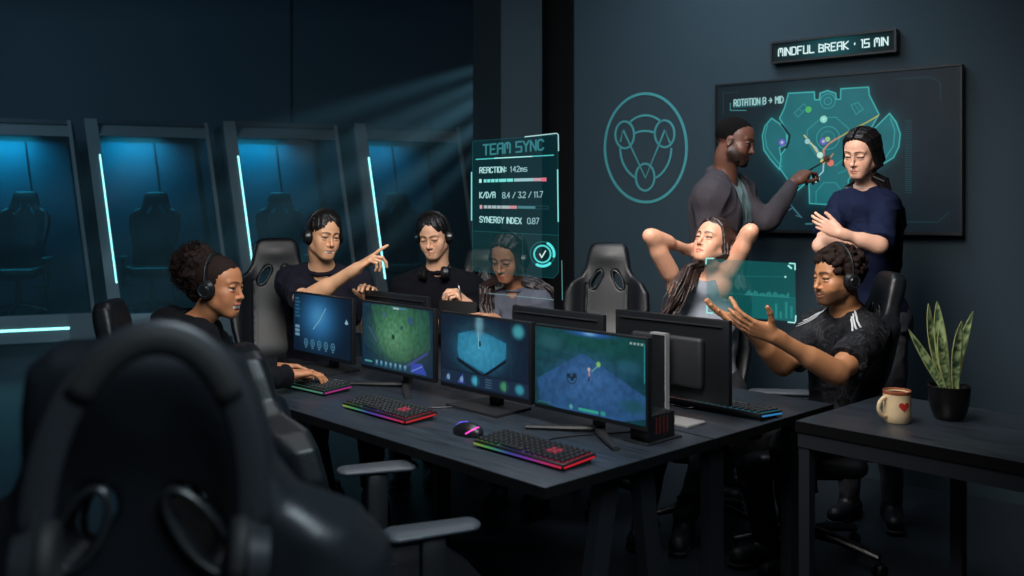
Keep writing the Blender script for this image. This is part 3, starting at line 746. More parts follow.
chair(-1.15, 4.62, (.30, -.95), 'chair left of the pointing man, empty half of its backrest showing', .95, 1.085)
chair(-.20, 5.32, (-.12, -1), 'chair behind the man in the black jumper, grey backrest corner showing', .95, 1.02)
chair(.425, 4.55, (-.25, -.97), 'empty chair facing the camera between the long-haired women', .86, 1.18)
chair(.88, 4.21, (-.25, -.97), 'chair under the stretching woman in the grey tank top', .76, 1.12)
chair(1.20, 3.85, (-.96, .08), 'tall black chair behind the man in the patterned jersey', .95, 1.0)

for q in SECOND.children:
    if q.name.startswith('armrest'):
        q.location.z += .10
        for p in q.children: p.scale.y = .78
for q in FG.children:                   # its armrests are folded down out of the way
    if q.name.startswith('armrest'): q.location.z -= .08
# ------------------------------------------------------------------ monitors
MW, MH = .478, .277
def monitor(u, v, z0, label, group, pic=None, stand='plate', back=False, slim=.022, mw=MW, yaw=0.0):
    loc = W(u, v)
    r = thing('monitor', label, 'monitor', loc, RD+(math.pi if back else 0)+yaw, group)
    zc = .74+z0+MH/2
    mb = MB().box((0, .011, zc), (mw, slim, MH), bevel=.004); mb.build('housing', M['black'], r, True)
    mb = MB().box((0, .034, zc-.01), (mw*.62, .028, MH*.60), bevel=.012, seg=3); mb.box((0, .025, zc+MH*.42), (mw*.9, .008, .004)); mb.build('back_cover', M['black_matte'], r, True)
    if pic:
        c = paint_screen(pic, mw-.014, MH-.022)
        link('screen', c.mesh('screen', (-(mw-.014)/2, -.0012, zc-MH/2+.015), (1, 0, 0), (0, 0, 1)), M['screen'], r)
    else:
        MB().box((0, -.0008, zc+.003), (mw-.014, .0015, MH-.022)).build('screen', M['black'], r)
    if stand == 'plate':
        MB().box((0, .065, .74+.11), (.06, .02, .21), bevel=.004).build('stand_neck', M['black'], r, True)
        MB().prism([(-.135, -.06), (.135, -.06), (.12, .12), (-.12, .12)], .7402, .750).build('stand_base', M['black_matte'], r)
    elif stand == 'v':
        MB().tube([(0, .05, .98), (0, .06, .86), (0, .055, .752)], [.022, .024, .026], 10, True, (1, .6)).build('stand_neck', M['black'], r, True)
        mb = MB()
        for a in (-1, 1): mb.tube([(0, .055, .753), (a*.07, -.005, .751), (a*.19, -.085, .7472)], [.019, .016, .012], 8, True, (1, .55))
        mb.build('stand_base', M['black_matte'], r, True)
    elif stand == 'silver':
        MB().box((-.01, .085, .74+.145), (.055, .016, .285), bevel=.003).build('stand_column', M['black'], r, True)
        mb = MB().box((-.01, .085, .74+.290), (.062, .024, .006)); mb.box((-.041, .085, .74+.145), (.004, .02, .285)); mb.build('column_edge', M['pale'], r)
        MB().box((-.04, .07, .7455), (.22, .10, .010), bevel=.003).build('stand_base', M['pale'], r, True)
    return r
G1, G2 = 'lit monitors along the front desk', 'monitors turned away on the rear desk'
monitor(1.86, .49, .055, 'leftmost lit monitor with glowing blue battlefield, beside the typing woman', G1, 'arena_blue', 'plate')
monitor(1.31, .49, .055, 'lit monitor with a green battlefield, second from the left', G1, 'arena_green', 'v')
monitor(.795, .49, .052, 'lit monitor with pale cyan arena and icon bar, third from the left', G1, 'arena_cyan', 'plate')
monitor(.30, .49, .050, 'nearest lit monitor with slate blue arena on green ground', G1, 'arena_near', 'v')
monitor(.28, .90, .070, 'monitor back in front of the stretching woman, silver-edged stand', G2, None, 'silver', True)
monitor(.79, .87, .048, 'monitor back in front of the empty chair facing the camera', G2, None, 'plate', True)
monitor(1.76, .83, .048, 'monitor back under the pointing man\'s resting hand', G2, None, 'plate', True)

# ------------------------------------------------------------------ keyboards
def key_mesh():
    mb = MB(); mb.box((0, 0, .004), (.0155, .0155, .008), bevel=.002, seg=1); return mb.mesh('keycap')
KEY = key_mesh()
M['keycap'] = pbr('keycap_black', srgb(24, 25, 28), .45); M['keyred'] = pbr('keycap_red', srgb(110, 34, 50), .45, emit=(srgb(255, 60, 90), .06))
KEYR = KEY.copy(); KEYR.materials.append(M['keyred']); KEY.materials.append(M['keycap'])
M['strip'] = vcol_emit('rgb_strip', .42, .5)
M['kb_glow'] = vcol_emit('rgb_key_light', .7, .5)
def ramp_cols(n, stops):
    t = np.linspace(0, 1, n); s = np.array([a for a, _ in stops]); c = np.array([T_(h) for _, h in stops])
    return np.stack([np.interp(t, s, c[:, i]) for i in range(3)], 1)
def strip_mesh(pts, w, stops, up=(0, 0, 1)):
    n = 24; a, b = np.array(pts[0]), np.array(pts[1]); u = np.array(up)*w
    p = a+(b-a)*np.linspace(0, 1, n)[:, None]; v = np.concatenate([p, p+u]); i = np.arange(n-1)
    f = np.stack([i, i+1, i+1+n, i+n], 1); col = ramp_cols(n, stops)
    return mesh_np('strip', v, f, np.concatenate([col, col]), smooth=False)
def keyboard(u, v, yaw, label, stops, side, keys=True, kw=.37):
    r = thing('keyboard', label, 'keyboard', W(u, v, .74), RD+yaw, 'backlit keyboards on the desks')
    d = .135
    mb = MB(); T = Matrix.Rotation(math.radians(3.5), 4, 'X')
    mb.box((0, 0, .017), (kw, d, .014), T, .003); mb.build('case', M['black'], r, True)
    MB().box((0, .004, .0065), (kw-.02, d-.03, .013)).build('underside', M['black_matte'], r)
    x = kw/2+.0006
    link('light_strip', strip_mesh(((-kw/2+.004, -d/2-.0012, .0085), (kw/2-.004, -d/2-.0012, .0085)), .0065, stops), M['strip'], r)
    link('light_strip', strip_mesh(((x, -d/2+.004, .008), (x, d/2-.006, .016)), .006, ((0, side), (1, side))), M['strip'], r)
    link('light_strip', strip_mesh(((-x, d/2-.006, .016), (-x, -d/2+.004, .008)), .006, ((0, side), (1, side))), M['strip'], r)
    # the lit plate under the keys
    nx, ny = 40, 6; gx, gy = np.meshgrid(np.linspace(-kw/2+.006, kw/2-.006, nx), np.linspace(-d/2+.008, d/2-.008, ny))
    gz = .0247+gy*math.tan(math.radians(3.5)); cc = np.tile(ramp_cols(nx, stops), (ny, 1)); i = np.arange(nx*ny).reshape(ny, nx)
    f = np.stack([i[:-1, :-1].ravel(), i[:-1, 1:].ravel(), i[1:, 1:].ravel(), i[1:, :-1].ravel()], 1)
    link('key_plate', mesh_np('key_plate', np.stack([gx.ravel(), gy.ravel(), gz.ravel()], 1), f, cc*.25, smooth=False), M['kb_glow'], r)
    if keys:
        nx = 16 if kw > .35 else 14
        for j in range(6):
            for i in range(nx):
                y = -d/2+.018+j*.0198; xx = -kw/2+.018+i*(kw-.036)/(nx-1)
                if j == 0 and 4 <= i <= 8:
                    if i != 6: continue
                red = (i >= nx-5 and i <= nx-4 and j in (2, 3)) and kw > .35
                o = bpy.data.objects.new('keycap', KEYR if red else KEY); C.objects.link(o); o.parent = r
                o.location = (xx, y, .0245+y*math.tan(math.radians(3.5))); o.rotation_euler.x = math.radians(3.5)
                if j == 0 and i == 6: o.scale = (5.8, 1, 1)
    return r
RGB = ((0, 'b4c850'), (.2, '58c878'), (.42, '5060d0'), (.62, '9048d0'), (.8, 'e04090'), (1, 'ff3048'))
keyboard(.25, .20, 0, 'black keyboard with rainbow edge light, in front of the nearest monitor', RGB, 'ff2840')
keyboard(.97, .21, 0, 'black keyboard with rainbow edge light, left of the mouse', RGB, 'ff3038')
keyboard(1.53, .26, math.radians(4), 'small keyboard under the typing woman\'s hands, green and pink glow', ((0, '306050'), (.7, '68b090'), (1, '70b098')), 'e038a8', kw=.30)
keyboard(.22, 1.10, math.pi, 'keyboard with red to cyan key light, behind the silver stand', ((0, '40d8f0'), (.3, '48b8e8'), (.6, '70c0b0'), (1, 'f05860')), '48b0ff', kw=.40)

# ------------------------------------------------------------------ mouse, speaker, mug, plant, cables
r = thing('computer_mouse', 'black gaming mouse with purple light, beside the nearest keyboard', 'mouse', P(484, 425, 1.0)*0+W(.555, .215, .74), RD+math.radians(6))
mp = [ell((0, 0, .010), (.058, .031, .026), k=.01), ell((.01, 0, .016), (.046, .027, .024), k=.012), halfspace((0, 0, .001), (0, 0, -1), (-.1, -.1, -.1), (.1, .1, .01), .002)]
link('body', mesh_np('body', *sdf_mesh(mp, .0025)), M['black'], r)
MB().tube([(-.052, 0, .021), (-.03, .0, .0355), (.0, .0, .0410)], .0022, 6).build('scroll_strip', glow('mouse_light', srgb(110, 90, 255), 1.2), r)
MB().tube([(.02, -.0305, .012), (.035, -.026, .022), (.045, -.012, .030), (.048, .0, .031)], .0026, 6).build('side_light', glow('mouse_pink', srgb(235, 60, 190), 1.5), r)

r = thing('desk_speaker', 'small black box with red glowing side behind the nearest monitor', 'speaker', W(.13, .60, .74), RD)
MB().box((0, 0, .042), (.075, .13, .084), bevel=.006).build('cabinet', M['black'], r, True)
mb = MB(); [mb.box((.0382, -.03+.018*i, .05), (.002, .006, .05)) for i in range(4)]; mb.build('red_light', glow('red_led', srgb(190, 20, 26), .04), r)
MB().box((0, 0, .003), (.10, .17, .006), bevel=.002).build('foot', M['black_matte'], r, True)

mug_p = P(897, 422, .703*931/214)
r = thing('mug', 'cream mug with red heart on the side table', 'mug', (mug_p[0], mug_p[1], tz))
prof = [(0, 0), (.036, 0), (.041, .006), (.0435, .03), (.0435, .075), (.0425, .098), (.0435, .103), (.0405, .104), (.039, .098), (.039, .03), (.034, .010), (0, .009)]
MB().lathe(prof, n=48).build('cup', pbr('cream_glaze', srgb(222, 198, 158), .4, noise=(60, .12)), r, True)
M['rim'] = pbr('rust_glaze', srgb(150, 84, 56), .4, noise=(40, .3))
MB().lathe([(.0430, .094), (.0442, .100), (.0440, .1045), (.042, .1058), (.0400, .1045), (.0388, .094)], n=48).build('rim', M['rim'], r, True)
MB().lathe([(0, .090), (.0392, .090)], n=32).build('coffee', pbr('coffee', srgb(60, 34, 22), .15), r)
hd = norm(V3(-.85, -.25, 0)); pts = []
for i in range(17):
    a = math.radians(-80+i*160/16); pts.append(hd*(.0405+.030*math.cos(a))+V3(0, 0, .052+.032*math.sin(a)))
pts[0] = hd*.041+V3(0, 0, .022); pts[-1] = hd*.041+V3(0, 0, .083)
MB().tube(pts, .0062, 10, True, (1, 1.2)).build('handle', pbr('cream_glaze_handle', srgb(222, 198, 158), .4, noise=(60, .12)), r, 'all')
mb = MB(); ctr = math.atan2(-1, .14); rows = []
for s_ in (.02, .25, .5, .75, 1.0):
    row = []
    for i in range(40):
        t = 2*math.pi*i/40; hx_ = math.sin(t)**3*.018*s_; hz = (13*math.cos(t)-5*math.cos(2*t)-2*math.cos(3*t)-math.cos(4*t))/16*.018*s_
        a = ctr+hx_/.0437; row.append(mb.bm.verts.new((.0441*math.cos(a), .0441*math.sin(a), .058+hz)))
    rows.append(row)
mb.bm.faces.new(rows[0])
for ra, rb in zip(rows, rows[1:]):
    for i in range(40): mb.bm.faces.new((ra[i], ra[(i+1) % 40], rb[(i+1) % 40], rb[i]))
mb.build('heart', pbr('red_glaze', srgb(190, 52, 44), .45, noise=(90, .2)), r)

pot_p = P(949, 419, .703*931/211)
r = thing('potted_plant', 'snake plant with striped upright leaves in a black pot on side table', 'plant', (pot_p[0], pot_p[1], tz))
MB().lathe([(0, 0), (.036, 0), (.045, .005), (.056, .028), (.063, .06), (.0665, .095), (.067, .112), (.064, .1135), (.061, .110), (.059, .09), (0, .09)], n=48).build('pot', pbr('black_glazed_pot', srgb(16, 16, 18), .25), r, True)
MB().lathe([(0, .1), (.0605, .098)], n=32).build('soil', pbr('soil', srgb(52, 40, 32), .95, bump=(200, 1.0)), r)
def leaf(base, tip, w, bend, seed, tw=0.0):
    base, tip = V3(*base), V3(*tip); n = 28; m = 7; vs = []; cs = []; up = tip-base; L = np.linalg.norm(up); rng = np.random.RandomState(seed)
    side = norm(np.cross(up, V3(math.sin(tw), -math.cos(tw), 0))); nrm = norm(np.cross(side, up))
    for i in range(n+1):
        t = i/n; c0 = base+up*t+V3(*bend)*(t*(1-t)*4); ww = w*(.55+.45*math.sin(min(t*1.9, 1.57)))*(1-t**3.2)**.8 if t < 1 else .0008
        for j in range(m):
            s = (j/(m-1))*2-1; vs.append(c0+side*s*ww+nrm*(-.35*ww*(1-s*s)))
            k = noise3(np.array([[s*1.2+seed*7, t*L*150, seed*3.0]]), 5)[0]+.35*noise3(np.array([[s*5, t*L*420, seed]]), 6)[0]
            a, b = T_('2c4a30'), T_('9cb07e'); col = a+(b-a)*np.clip(.42+k*1.5, 0, 1)
            if abs(s) > .8: col = T_('b8bf78')*.8
            cs.append(col)
    nv = len(vs); vs2 = [v+nrm*.0025 for v in vs]; f = []
    for i in range(n):
        for j in range(m-1):
            a = i*m+j; f.append((a, a+1, a+m+1, a+m)); f.append((nv+a, nv+a+m, nv+a+m+1, nv+a+1))
        for j in (0, m-1):
            a = i*m+j; q = (a, a+m, nv+a+m, nv+a); f.append(q if j == 0 else q[::-1])
    return mesh_np('leaf', vs+vs2, f, np.array(cs+cs))
M['leaf'] = vcol_pbr('snake_plant_leaf', .4, .4)
k_ = pot_p[1]/931
def lp(px, py, dy=0): return ((px-949)*k_, dy, (419-py)*k_)
for i, (bx, tp, w, bend, dy, tw) in enumerate(((-6, (908, 329), .017, (.012, 0, -.018), .0, .0), (-3, (931, 304), .020, (-.006, .01, 0), .02, .3), (1, (941, 302), .024, (-.004, 0, 0), .03, -.2), (-2, (936, 330), .018, (-.004, 0, 0), -.02, .2), (4, (957, 320), .021, (-.006, 0, 0), -.03, .1), (6, (973, 311), .018, (-.012, .0, -.01), .0, -.3))):
    link('leaf', leaf(lp(949+bx, 388, dy*.6), lp(tp[0], tp[1], dy), w, bend, i+1, tw), M['leaf'], r)
def cable(name, pts, label, rad=.0028):
    mb = MB(); P_ = [np.array(p) for p in pts]; out = []
    for i in range(len(P_)-1):
        p0, p1, p2, p3 = P_[max(i-1, 0)], P_[i], P_[i+1], P_[min(i+2, len(P_)-1)]
        for t in np.linspace(0, 1, 8, endpoint=False): out.append(.5*((2*p1)+(-p0+p2)*t+(2*p0-5*p1+4*p2-p3)*t*t+(-p0+3*p1-3*p2+p3)*t**3))
    out.append(P_[-1]); mb.tube(out, rad, 6)
    return tag(mb.build(name, M['black'], None, 'all'), label, 'cable')
zc = .7431
cable('cable', [W(.95, .285, .752), W(.94, .36, zc), W(.90, .42, zc), W(.86, .50, zc), W(.80, .60, zc)], 'thin black cable running from the middle keyboard to the cyan-arena monitor')
cable('cable', [W(.30, .275, .752), W(.33, .33, zc), W(.33, .38, zc), W(.30, .47, zc), W(.22, .62, zc)], 'thin black cable behind the nearest keyboard under the slate blue arena')
cable('cable', [W(1.60, .385, .752), W(1.54, .44, zc), W(1.44, .50, zc), W(1.38, .62, zc)], 'thin cable from the small keyboard towards the green battlefield monitor')
cable('cable', [W(.28, 1.05, .752), W(.31, 1.02, zc), W(.38, 1.03, zc), W(.40, .97, zc)], 'thin cable from the rear keyboard to the silver-edged stand')
# ------------------------------------------------------------------ practice pods along the far wall
POD_H, POD_W, LEAN = 2.25, 1.05, .27
def lean_x(z): return LEAN*(1-z/POD_H)
def quad_bar(mb, a, b, wx, wy):
    """a post between two points leaning with the front, wx wide, wy deep (behind the front)"""
    a, b = Vector(a), Vector(b); L = [mb.bm.verts.new(a+Vector(o)) for o in ((0, 0, 0), (wx, 0, 0), (wx, wy, 0), (0, wy, 0))]
    H = [mb.bm.verts.new(b+Vector(o)) for o in ((0, 0, 0), (wx, 0, 0), (wx, wy, 0), (0, wy, 0))]
    mb.bm.faces.new(L[::-1]); mb.bm.faces.new(H)
    for k in range(4): mb.bm.faces.new((L[k], L[(k+1) % 4], H[(k+1) % 4], H[k]))
def fy(z): return -.16*(1-z/POD_H)
mg, nt, b = new_mat('pod_glass')
nt.nodes.clear(); o_ = nt.nodes.new('ShaderNodeOutputMaterial'); t_ = nt.nodes.new('ShaderNodeBsdfTransparent'); g_ = nt.nodes.new('ShaderNodeBsdfGlossy'); x_ = nt.nodes.new('ShaderNodeMixShader'); f_ = nt.nodes.new('ShaderNodeFresnel')
t_.inputs['Color'].default_value = (*srgb(196, 222, 228), 1); g_.inputs['Roughness'].default_value = .08; f_.inputs['IOR'].default_value = 1.14
nt.links.new(f_.outputs[0], x_.inputs['Fac']); nt.links.new(t_.outputs[0], x_.inputs[1]); nt.links.new(g_.outputs[0], x_.inputs[2]); nt.links.new(x_.outputs[0], o_.inputs['Surface'])
M['pod_glass'] = mg
POD_ROT = math.radians(23)
def pod(loc, label, lamp, chair_label):
    r = thing('practice_pod', label, 'pod', loc, POD_ROT, 'practice pods along the far wall')
    z0, zt = .22, POD_H
    # shell: back, sides, roof, floor
    mb = MB(); D_ = .95
    quad_bar(mb, (lean_x(0), D_-.04, 0), (0, D_-.04, zt), POD_W, .04)
    quad_bar(mb, (lean_x(0), .06, 0), (0, .06, zt), .035, D_-.10)
    quad_bar(mb, (lean_x(0)+POD_W-.035, fy(0)+.05, 0), (POD_W-.035, .05, zt), .035, D_-.09)
    mb.box((POD_W/2, .47, zt-.02), (POD_W, .93, .04)); mb.box((POD_W/2+LEAN*.88, .44, .21), (POD_W-.02, .90, .42))
    mb.build('shell', M['pod_dark'], r)
    mb = MB(); quad_bar(mb, (lean_x(.24)+.04, D_-.06, .24), (lean_x(2.1)+.04, D_-.06, 2.1), POD_W*.52, .02); mb.build('inner_panel', M['pod_in'], r)
    mb = MB(); quad_bar(mb, (lean_x(.24)+.04+POD_W*.54, D_-.07, .24), (lean_x(2.1)+.04+POD_W*.54, D_-.07, 2.1), POD_W*.34, .02); mb.build('inner_panel', M['pod_in'], r)
    mb = MB(); quad_bar(mb, (lean_x(0), fy(0), 0), (lean_x(zt), fy(zt), zt), .105, .16); mb.build('front_post', M['pod'], r)
    mb = MB(); quad_bar(mb, (lean_x(0)+POD_W-.03, fy(0), 0), (lean_x(zt)+POD_W-.03, fy(zt), zt), .03, .05); mb.build('edge_post', M['pod'], r)
    za = 2.10
    mb = MB(); quad_bar(mb, (lean_x(za)+.106, fy(za), za), (lean_x(zt)+.106, fy(zt)+.06, zt), POD_W-.138, .05); mb.build('header', M['pod'], r)
    zb, zc_ = .26, .50
    mb = MB(); quad_bar(mb, (lean_x(zb)+.106, fy(zb)-.004, zb), (lean_x(zc_)+.106, fy(zc_)-.004, zc_), POD_W-.138, .06); mb.build('sill_panel', M['pod'], r)
    mb = MB(); quad_bar(mb, (lean_x(.37)+.11, fy(.37)-.016, .365), (lean_x(.385)+.11, fy(.385)-.016, .385), POD_W*.68, .012); mb.build('light_strip', M['teal_tube'], r)
    mb = MB(); quad_bar(mb, (lean_x(.78)+.085, fy(.78)-.012, .78), (lean_x(1.93)+.085, fy(1.93)-.012, 1.93), .012, .012); mb.build('light_strip', M['teal_tube'], r)
    mb = MB(); quad_bar(mb, (lean_x(zc_)+.106, fy(zc_)+.02, zc_), (lean_x(za)+.106, fy(za)+.02, za), POD_W-.138, .006); mb.build('glass', M['pod_glass'], r)
    MB().box((POD_W*.40, .72, zt-.05), (.5, .2, .02)).build('ceiling_lamp', glow('pod_lamp', srgb(20, 150, 200), 1.5), r)
    L = bpy.data.lights.new('pod_light', 'AREA'); L.shape = 'RECTANGLE'; L.size = .5; L.size_y = .15; L.energy = lamp; L.color = (.03, .60, .85); L.spread = math.radians(150)
    o = bpy.data.objects.new('pod_light', L); C.objects.link(o); o.parent = r; o.location = (POD_W*.40, .70, zt-.07); o.rotation_euler = (math.radians(12), 0, 0)
    if chair_label:
        p = Vector(loc)+Matrix.Rotation(POD_ROT, 3, 'Z') @ Vector((POD_W*.40+LEAN*.62, .45, .423))
        c = copy_tree(_first_chair[0]); c['label'] = chair_label; c['group'] = 'chairs inside the pods'
        c.location = p; c.rotation_euler = (0, 0, POD_ROT+math.pi-math.radians(8)); c.scale = (.92, .80, .95)
p0 = P(84, 118, 8.3)
for i, (n, en, cl) in enumerate((('leftmost of the four pods, cut by the photo\'s left edge', 16, 'dark chair inside the leftmost pod'), ('pod behind the curly-haired woman, second from left', 13, 'dark chair inside the pod behind the curly-haired woman'), ('pod behind the pointing man, third from left', 12, 'dark chair inside the pod behind the pointing man'), ('pod lit by haze behind the man in black jumper, rightmost', 6, 'dark chair inside the rightmost, hazy pod'))):
    q = V3(p0[0], p0[1], 0)+FD*1.19*(i-1)
    pod(tuple(q), 'dark slanted glass-fronted '+n, en, cl)

# ------------------------------------------------------------------ projected panels of light
pl, pr = V3((470-512)/F_PX*4.42, 4.42, 0), V3((566-512)/F_PX*4.30, 4.30, 0)
ex = norm(pr-pl); hw = np.linalg.norm(pr-pl); zt, zb = 1.815, 1.010; hh_ = zt-zb
c = Canvas(hw, hh_, 280, T_('0c3c40'), 0.0)
def hp(x, y): return ((470+x/3.2-470)/96*hw, (302-(125+y/3.2))/172*hh_)
HZ = lambda *a: [hp(x, y) for x, y in a]
dark, mid_, br = T_('0b363c'), T_('2c8c90'), T_('8cf0ec')
pan = HZ((8, 52), (18, 48), (270, 34), (282, 46), (284, 470), (268, 488), (20, 470), (8, 460))
c.poly(pan, dark, .54)
c.poly(HZ((8, 340), (284, 352), (284, 470), (268, 488), (20, 470), (8, 460)), T_('124c50'), .30)
c.stroke(pan+[pan[0]], .0022, T_('206870'), .7)
c.stroke(HZ((8, 340), (284, 352)), .002, T_('2c7478'), .7); c.stroke(HZ((170, 346), (172, 480)), .002, T_('2c7478'), .6)
c.stroke(HZ((5, 150), (5, 305)), .006, br, .95); c.stroke(HZ((281, 145), (283, 308)), .006, br, .95)
c.stroke(HZ((178, 38), (278, 29), (283, 34), (284, 84)), .005, T_('b8e8e8'), .95)
c.stroke(HZ((294, 432), (296, 556)), .004, T_('6cb4b4'), .7); c.stroke(HZ((62, 541), (268, 556)), .004, T_('8cacb0'), .75)
def ht(t, x, y, x1, y1, h, wd, col, a=.95, font=GLYPH):
    a0, b0 = hp(x, y), hp(x1, y1); adv = sum(ADV.get(ch, 5.5) for ch in t)-1.5
    hgt = h/3.2/172*hh_; sl = (b0[1]-a0[1])/(b0[0]-a0[0]); wide = (b0[0]-a0[0])/(adv*hgt/6); d = np.full(c.X.shape, 9.0)
    for pl_ in text_polys(t, a0[0], a0[1], hgt, font, wide): d = np.minimum(d, c.segd([(p, q+(p-a0[0])*sl) for p, q in pl_]))
    c.blend(c.cover(d-wd/2), col, a)
ht('TEAM SYNC', 44, 94, 236, 80, 32, .0085, T_('3c8890'), .8, SEG)
c.stroke(HZ((20, 108), (268, 98)), .005, T_('58d0d0'), .95); c.stroke(HZ((80, 105), (200, 101)), .004, T_('c0fffc'), .95)
ht('REACTION:', 32, 152, 116, 150, 17, .0048, T_('b0e4e4')); ht('142ms', 132, 150, 184, 148, 17, .0036, T_('a0ccd0'))
ht('K/D/A', 32, 233, 82, 232, 18, .0048, T_('b0e4e4')); ht('8.4 / 3.2 / 11.7', 106, 234, 234, 231, 18, .0036, T_('a0ccd0'))
ht('SYNERGY INDEX', 32, 311, 166, 316, 18, .0048, T_('b0e4e4')); ht('0.87', 186, 316, 222, 316, 18, .0036, T_('a0ccd0'))
def hbar(x0, x1, y0, y1, h, col, a=.95):
    c.poly(HZ((x0, y0-h/2), (x1, y1-h/2), (x1, y1+h/2), (x0, y0+h/2)), col, a)
hbar(30, 38, 178, 178, 12, T_('c0f8f4')); hbar(45, 140, 178, 176, 10, T_('7ce8e0')); hbar(143, 205, 176, 175, 10, T_('9cc8cc')); hbar(205, 230, 175, 175, 10, T_('c8a4ac')); hbar(230, 246, 175, 175, 12, T_('e07088'))
for x in (54, 66, 80, 92, 118): hbar(x, x+2.5, 178, 178, 10, dark)
hbar(32, 40, 262, 262, 12, T_('d8a8b0')); hbar(45, 130, 262, 263, 10, T_('a8b8bc')); hbar(130, 152, 263, 263, 10, T_('d09098')); hbar(154, 211, 263, 264, 9, T_('4c8088')); c.stroke(HZ((211, 259), (251, 260), (251, 269), (211, 268), (211, 259)), .002, T_('2c6068'), .8)
for x in (56, 70, 86, 100): hbar(x, x+2, 262, 262, 10, dark)
ccx, ccy = hp(233, 412)
u_ = hw/96/3.2
c.arc(ccx, ccy, 26*u_, .0085, 0, 360, T_('5ce0dc'), .9); c.arc(ccx, ccy, 38*u_, .005, 0, 360, T_('287478'), .75)
c.arc(ccx, ccy, 37*u_, .013, -10, 62, T_('5cf0ec'), .95); c.arc(ccx, ccy, 37*u_, .013, -118, -50, T_('5cf0ec'), .95)
c.stroke(HZ((225, 412), (231, 423), (243, 402)), .006, T_('e0f8f4'), .95)
M['holo1'] = vcol_holo('projected_panel', 1.0)
tag(link('hologram_panel', c.mesh('hologram_panel', pl+V3(0, 0, zb), ex, V3(0, 0, 1)), M['holo1']), 'tall teal see-through projected panel of team statistics before the woman with a headset', 'hologram')
# small one by the gesturing hands
hz0 = 3.95
pl, pr = P(703, 292, 3.99), P(800, 292, 3.98); pl[2] = pr[2] = 0
ex = norm(pr-pl); hw = np.linalg.norm(pr-pl); dmid = 3.985
zt, zb = CAM_H-(257-HY)/F_PX*dmid, CAM_H-(326-HY)/F_PX*dmid; hh_ = zt-zb
c = Canvas(hw, hh_, 240, T_('1c7c7c'), 0.0)
def hp(x, y): return ((700+x/5.76-703)/97*hw, (326-(240+y/5.76))/69*hh_)
pan = HZ((34, 106), (548, 134), (552, 470), (40, 420))
c.poly(pan, T_('177070'), .45)
c.poly(HZ((300, 320), (552, 330), (552, 470), (300, 452)), T_('1c8484'), .60, .6)
c.stroke(HZ((36, 205), (492, 212)), .0018, T_('2c9490'), .6); c.stroke(HZ((36, 300), (548, 332)), .0018, T_('2c9490'), .6)
for i in range(30):
    x = 260+i*8.5; h = 10+22*abs(math.sin(i*.7))*(.4+.6*abs(math.sin(i*.23+.6))); c.poly(HZ((x, 318+i*.5), (x+6, 318+i*.5), (x+6, 318+i*.5-h), (x, 318+i*.5-h)), T_('38a8a4'), .62)
for i, (x, h) in enumerate(((400, 60), (432, 85), (458, 40), (490, 95), (520, 70))): c.poly(HZ((x, 450), (x+14, 452), (x+14, 452-h), (x, 450-h)), T_('2c9c98'), .62)
c.disc(*hp(492, 212), .005, T_('a0e4d8'), .9)
for a in (((34, 138), (36, 106), (78, 106)), ((516, 134), (547, 136), (548, 170)), ((508, 472), (550, 476), (552, 436)), ((40, 380), (40, 420), (72, 422))): c.stroke(HZ(*a), .0065, T_('a8f0e8'), .95)
c.stroke(HZ((510, 148), (526, 162)), .008, T_('a8f0e8'), .95)
tag(link('hologram_panel', c.mesh('hologram_panel', pl+V3(0, 0, zb), ex, V3(0, 0, 1)), M['holo1']), 'small teal see-through projected panel above the gesturing man\'s hands', 'hologram')
# ------------------------------------------------------------------ people
def frame_from(f, u):
    f = norm(f); r = norm(np.cross(f, norm(u))); u = np.cross(r, f); return np.stack([r, f, u], 1)     # columns: right, forward, up
class Head:
    def __init__(s, c, f, u, hs): s.c, s.M, s.k = np.asarray(c, float), frame_from(f, u), hs*.001
    def w(s, x, y, z): return s.c+s.M @ (V3(x, y, z)*s.k)
    def loc(s, v): return ((v-s.c) @ s.M)/s.k
    def e(s, c, r, k=10, sub=False, rot=None):
        M = s.M if rot is None else s.M @ rot
        return ell(s.w(*c), np.asarray(r if hasattr(r, '__len__') else (r,)*3, float)*s.k, M, k*s.k, sub)
    def c_(s, a, b, ra, rb=None, k=8, sub=False, flat=None):
        return cap(s.w(*a), s.w(*b), ra*s.k, (ra if rb is None else rb)*s.k, k*s.k, sub, None if flat is None else (s.M @ norm(flat[0]), flat[1]))
def rx(d): a = math.radians(d); return np.array([[1, 0, 0], [0, math.cos(a), -math.sin(a)], [0, math.sin(a), math.cos(a)]])
def lip_lines(o):
    w, sm, g = o.get('mw', 24), o.get('smile', 0), o.get('open', 0)
    cy, cz = 80-abs(sm)*1.5, -69+sm*5
    up = [(-w, cy, cz), (-w*.5, 88, -66.5+sm*1.2), (0, 92.5, -65.5+sm*.3), (w*.5, 88, -66.5+sm*1.2), (w, cy, cz)]
    dn = [(-w*.95, cy, cz-1), (-w*.52, 86.5-g*.35, -75-g*.8+sm*.6), (0, 90-g*.35, -77.5-g), (w*.52, 86.5-g*.35, -75-g*.8+sm*.6), (w*.95, cy, cz-1)]
    return up, dn
